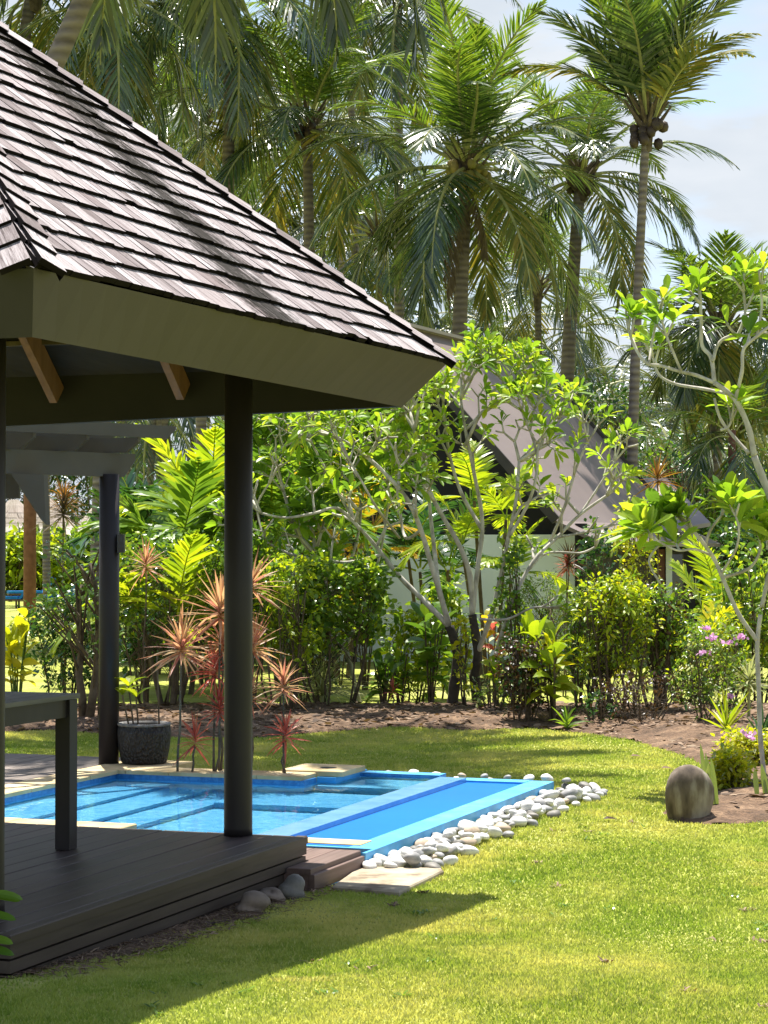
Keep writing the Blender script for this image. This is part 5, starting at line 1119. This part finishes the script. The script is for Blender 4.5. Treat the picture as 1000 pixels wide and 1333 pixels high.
def sansev(label, px, py, topy, n, seed):
    q = np.random.default_rng(seed); g = gp(px, py); h = P(px, topy, g[1])[2] - g[2]; b = MB(); az = q.random(n) * 6.28
    d = np.stack([np.cos(az) * .16, np.sin(az) * .16, np.ones(n)], -1); d[0] = (-.12, 0, 1)
    b.leaves(g + q.normal(size=(n, 3)) * [.04, .04, 0] - [0, 0, .02], d, np.stack([-np.sin(az) * .3, -np.ones(n), 0 * az], -1), h * np.where(np.arange(n) == 0, 1, .5 + .4 * q.random(n)), .042, [0, .2, .6, .85, 1], [.6, .9, 1, .7, .05], fold=.35); tag(b.build('snake_plant', M['sans'], loc=g), label, 'plant')
sansev('upright sword leaved snake plant right against the standing stone', 925, 1056, 965, 6, 181)
sansev('single leaning snake plant at the right border on bare soil', 993, 1050, 990, 3, 182)
# clump palms (areca) and frond plants
def areca(label, px, D, topy, Lf, n, lm, seed, w=.05, ll=.5, pairs=26, canes=5, hb=.45, els=(82, 20), cat='palm plant', group=None):
    q = np.random.default_rng(seed); x = P(px, 715, D)[0]; zb = gh(x, D); h = P(px, topy, D)[2] - zb; t = thing('areca_palm', label, cat, (x, D, zb), group); tr = MB(); b = MB()
    for i in range(canes):
        a = i * 6.28 / canes + q.random(); r_ = .18 + .2 * q.random(); p0 = np.array([x + math.cos(a) * r_ * .4, D + math.sin(a) * r_ * .4, zb - .03]); hc = h * hb * (.6 + .5 * q.random()); p1 = p0 + [math.cos(a) * r_, math.sin(a) * r_, hc]; tr.tube([p0, (p0 + p1) / 2, p1], [.035, .03, .025], 8)
        k = max(2, n // canes)
        for j in range(k):
            f = j / max(1, k - 1); frond(b, p1, a + j * 2.4 + q.normal() * .3, R(els[0] + (els[1] - els[0]) * f), Lf * (.8 + .3 * q.random()), R(50 + 40 * f), q, 0, pairs, ll=ll, hang=.28, mr=1, w=w)
    tr.build('trunk', M['stem'], t); b.build('crown', [M[lm], M['lime']], t)
areca('large dark green clump palm between pergola and near post', 240, 31, 560, 1.5, 26, 'mid', 191, w=.085, ll=.62, pairs=22, canes=6, hb=.62)
areca('tall palm with broad bright fronds above the pergola end', 268, 33, 545, 1.7, 18, 'lime', 192, w=.09, ll=.6, pairs=20, canes=4, hb=.80)
areca('dark dense palm behind the pergola post', 200, 36, 600, 1.6, 24, 'dark', 193, w=.08, ll=.6, pairs=24, canes=6, hb=.6)
areca('small bright palm with stiff fronds behind the cordylines', 222, 27.4, 660, 1.25, 14, 'lime', 194, w=.06, ll=.45, pairs=22, canes=3, hb=.5)
areca('green palm seen just right of the near post behind the frangipani', 375, 31.5, 560, 1.7, 20, 'mid', 195, w=.07, ll=.5, pairs=24, canes=5, hb=.7)
areca('yellow green palm in front of the pale house wall', 640, 33, 590, 1.2, 16, 'lime', 196, w=.045, ll=.38, pairs=26, canes=4, hb=.75)
areca('golden palm fronds hanging over the right end of the hedge', 892, 28.5, 772, 1.0, 12, 'yel', 197, w=.04, ll=.32, pairs=28, canes=3, hb=.6, els=(70, 5))
areca('palm with golden old fronds behind the left frangipani', 445, 35, 580, 1.3, 18, 'gold', 198, w=.05, ll=.4, pairs=26, canes=4, hb=.75)
areca('dark young palm in front of the gable of the house', 560, 36, 590, 1.6, 18, 'dark', 199, w=.06, ll=.5, pairs=24, canes=4, hb=.7)
areca('lime palm clump standing at the right between hedge and far grove', 960, 33, 720, 1.4, 18, 'lime', 200, w=.05, ll=.42, pairs=24, canes=5, hb=.5)
# darker bush mass behind, individually
def back_bushes():
    data = [(195, 40, 640, 110, 'dark', 'dark bush under the pergola beam end'), (300, 38, 610, 170, 'dark', 'dark broad bush behind the near round post'), (390, 42, 590, 160, 'dark', 'dark bush behind the leafy frangipani'), (480, 46, 540, 190, 'mid', 'big green bush behind the house gable at its left'),
            (885, 60, 560, 160, 'dark', 'dark bush right of the house below the far palms'), (960, 62, 590, 150, 'dark', 'dark bush at the foot of the red brown trunk'), (790, 66, 500, 120, 'dark', 'dark drooping tree right behind the house ridge'), (1030, 58, 610, 150, 'mid', 'green bush at the right border below the far palms'), (30, 90, 706, 130, 'lime', 'yellow green hedge in front of the thatched shades at the left'), (110, 92, 704, 150, 'mid', 'dark hedge in front of the thatched shades'), (900, 50, 660, 120, 'mid', 'green bush right of the wing of the house'), (980, 46, 680, 130, 'dark', 'dark green bush behind the right frangipani leaves'),
            (40, 125, 560, 200, 'dark', 'far dark tree at the left above the thatched shades'), (170, 125, 540, 200, 'dark', 'far dark tree behind the pergola corner'), (620, 90, 430, 240, 'palmd', 'far grey green tree behind the house ridge'), (480, 88, 330, 220, 'palmd', 'far grey green tree behind the left palms'), (330, 90, 200, 260, 'palmd', 'far grey green tree behind the dark crowned palm')]
    for i, (px, D, ty, wp, m, lab) in enumerate(data):
        shrub('bush' if 'hedge' in lab or D < 80 else 'far_tree', lab, 'hedge' if 'hedge' in lab else 'bush' if D < 80 else 'tree', px, 0, wp, ty, m, 300 + i, .22 if D < 80 else .45, .35, 6, 150, 18, .05 if D < 80 else .2, .45 if D < 80 else .8, D=D, sr=.05, mats2=['mid'] if m == 'dark' and D < 80 else (['palm'] if D >= 80 else ['lime']), depth=1.2)
back_bushes()
# pot with plant
def pot():
    c = W(17.2, -8.33, .2)
    t = thing('plant_pot', 'round rough black stone pot on the pool coping', 'pot', c)
    b = MB(); b.lathe([(0, 0), (.185, 0), (.20, .02), (.222, .14), (.234, .26), (.226, .325), (.205, .33), (.18, .29), (0, .285)], c, 40); b.build('body', M['pot'], t, smooth=True)
    r = MB(); r.lathe([(.222, .323), (.236, .333), (.230, .347), (.196, .347), (.19, .325)], c, 40); r.build('rim', M['potrim'], t, smooth=True)
    s = MB(); s.lathe([(.0, .30), (.183, .30)], c, 30); s.build('soil', M['soil'], t)
    g = thing('ginger_plant', 'lime green broad leaf plant growing in the black stone pot', 'plant', c + [0, 0, .3]); q = np.random.default_rng(5); st = MB(); lf = MB()
    for i in range(3):
        p0 = c + [(-.13 + .04 * i), 0, .30]; p1 = p0 + [q.normal() * .04 - .02, q.normal() * .05, .22 + .14 * q.random()]; st.tube([p0, (p0 + p1) / 2, p1], .008, 5)
        az = q.random(4) * 6.28; lf.leaves(np.repeat([p1], 4, 0), np.stack([np.cos(az) * .7, np.sin(az) * .7, .7 + 0 * az], -1), [0, 0, 1], .26, .085, [0, .2, .5, .8, 1], [.2, .8, 1, .6, .05], droop=.4, fold=.25)
    st.build('stalk', M['stem'], g); lf.build('foliage', M['lime'], g)
    th = MB(); x = c + [.13, .0, .3]; th.tube([x, x + [-.01, 0, .3], x + [-.02, 0, .62]], .008, 5); o = th.build('plant_cane', M['stem'], loc=x); tag(o, 'thin bare brown cane standing in the black stone pot', 'plant')
pot()
# foreground leaves at lower left
def fore():
    b = MB(); c = P(-30, 1200, 9.6); g = np.array([c[0], 9.6, gz(c[0], 9.6)]); st = MB()
    t = thing('leafy_plant', 'dark green rounded leaves poking in at the lower left corner', 'plant', g)
    for (x, y, dx, L_) in ((-8, 1163, 1, .13), (-6, 1166, .9, .11), (-14, 1190, 1, .12), (-12, 1222, 1, .10), (-16, 1235, .8, .12)):
        p = P(x, y, 9.6); b.leaves([p], [(dx, -.1, -.05)], [(0, -.55, 1)], L_, .055, PT, [.3, .8, 1, .9, .6, .05], droop=.15, fold=.15); st.tube([g - [0, 0, .03], (g + p) / 2 + [-.02, 0, .02], p], .004, 5)
    b.build('foliage', M['mid'], t); st.build('stalk', M['stem'], t)
fore()
# =================================================================== far left: thatched shades and loungers
def shades():
    q = np.random.default_rng(77)
    labs = ['thatched sunshade at the far left edge', 'thatched sunshade left of the reddish palm trunk', 'thatched sunshade between the reddish trunk and the rusty cordyline', 'thatched sunshade just left of the pergola post', 'thatched sunshade glimpsed right of the pergola post']
    proto = None
    for i, (px, D) in enumerate([(18, 98), (-70, 100), (62, 96), (138, 95), (215, 99)]):
        x = P(px, 715, D)[0]
        if proto is None:
            t = proto = thing('thatched_sunshade', labs[i], 'sunshade', (x, D, 0), 'thatched sunshades on the far lawn'); b = MB(); zt, ze, r_ = 4.2, 2.6, 1.9
            for k in range(7):
                f = k / 7; n = 220; az = q.random(n) * 6.28; rr = r_ * (1 - f) * .98; z = ze + (zt - ze) * f; 
                p = np.stack([x + np.cos(az) * rr * .7, D + np.sin(az) * rr * .7, z + .3 + 0 * az], -1); d = np.stack([np.cos(az) * r_, np.sin(az) * r_, -(zt - ze) + 0 * az], -1); b.leaves(p, d, np.stack([np.cos(az), np.sin(az), .8 + 0 * az], -1), .75, .14, [0, .5, 1], [1, 1, .4], droop=.15)
            b.lathe([(.05, zt - .05), (r_ * .9, ze + .06), (.0, ze + .3)], (x, D, 0), 20); b.build('thatch', M['thatch'], t)
            p_ = MB(); p_.tube([(x, D, 0), (x, D, zt - .1)], .07, 8); p_.build('pole', M['stem'], t)
        else: dup(proto, (x, D, 0), i * 1.3, 1.0, labs[i])
shades()
def loungers():
    proto = None; labs = ['blue cushioned sun lounger nearest the left edge of the far lawn', 'blue cushioned sun lounger in the middle behind the loose pale shrub', 'blue cushioned sun lounger just left of the pergola post', 'blue cushioned sun lounger farthest back behind the reddish trunk']
    for i, (px, D, rz) in enumerate([(12, 76, .1), (72, 78, .15), (118, 80, .4), (42, 86, .3)]):
        x = P(px, 715, D)[0]
        if proto is None:
            t = proto = thing('sun_lounger', labs[i], 'sun lounger', (x, D, 0), 'blue sun loungers on the far lawn'); f = MB(); f.box(x - .95, x + .95, D - .33, D + .33, .26, .32); f.build('frame', M['lw'], t)
            for sx in (-.85, .3, .85):
                for sy in (-.28, .28): l = MB(); l.box(x + sx - .03, x + sx + .03, D + sy - .03, D + sy + .03, 0, .26); l.build('leg', M['lw'], t)
            c = MB(); c.box(x - .95, x + .35, D - .31, D + .31, .325, .42); c.build('cushion', M['bluef'], t)
            k = MB(); k.hexa([(x + .36, D - .31, .33), (x + .46, D - .31, .33), (x + .46, D + .31, .33), (x + .36, D + .31, .33), (x + .80, D - .31, .95), (x + .90, D - .31, .90), (x + .90, D + .31, .90), (x + .80, D + .31, .95)]); k.build('backrest', M['bluef'], t)
        else: dup(proto, (x, D, 0), rz, 1.0, labs[i])
loungers()
for o in S.objects:
    if '_org' in o: del o['_org']
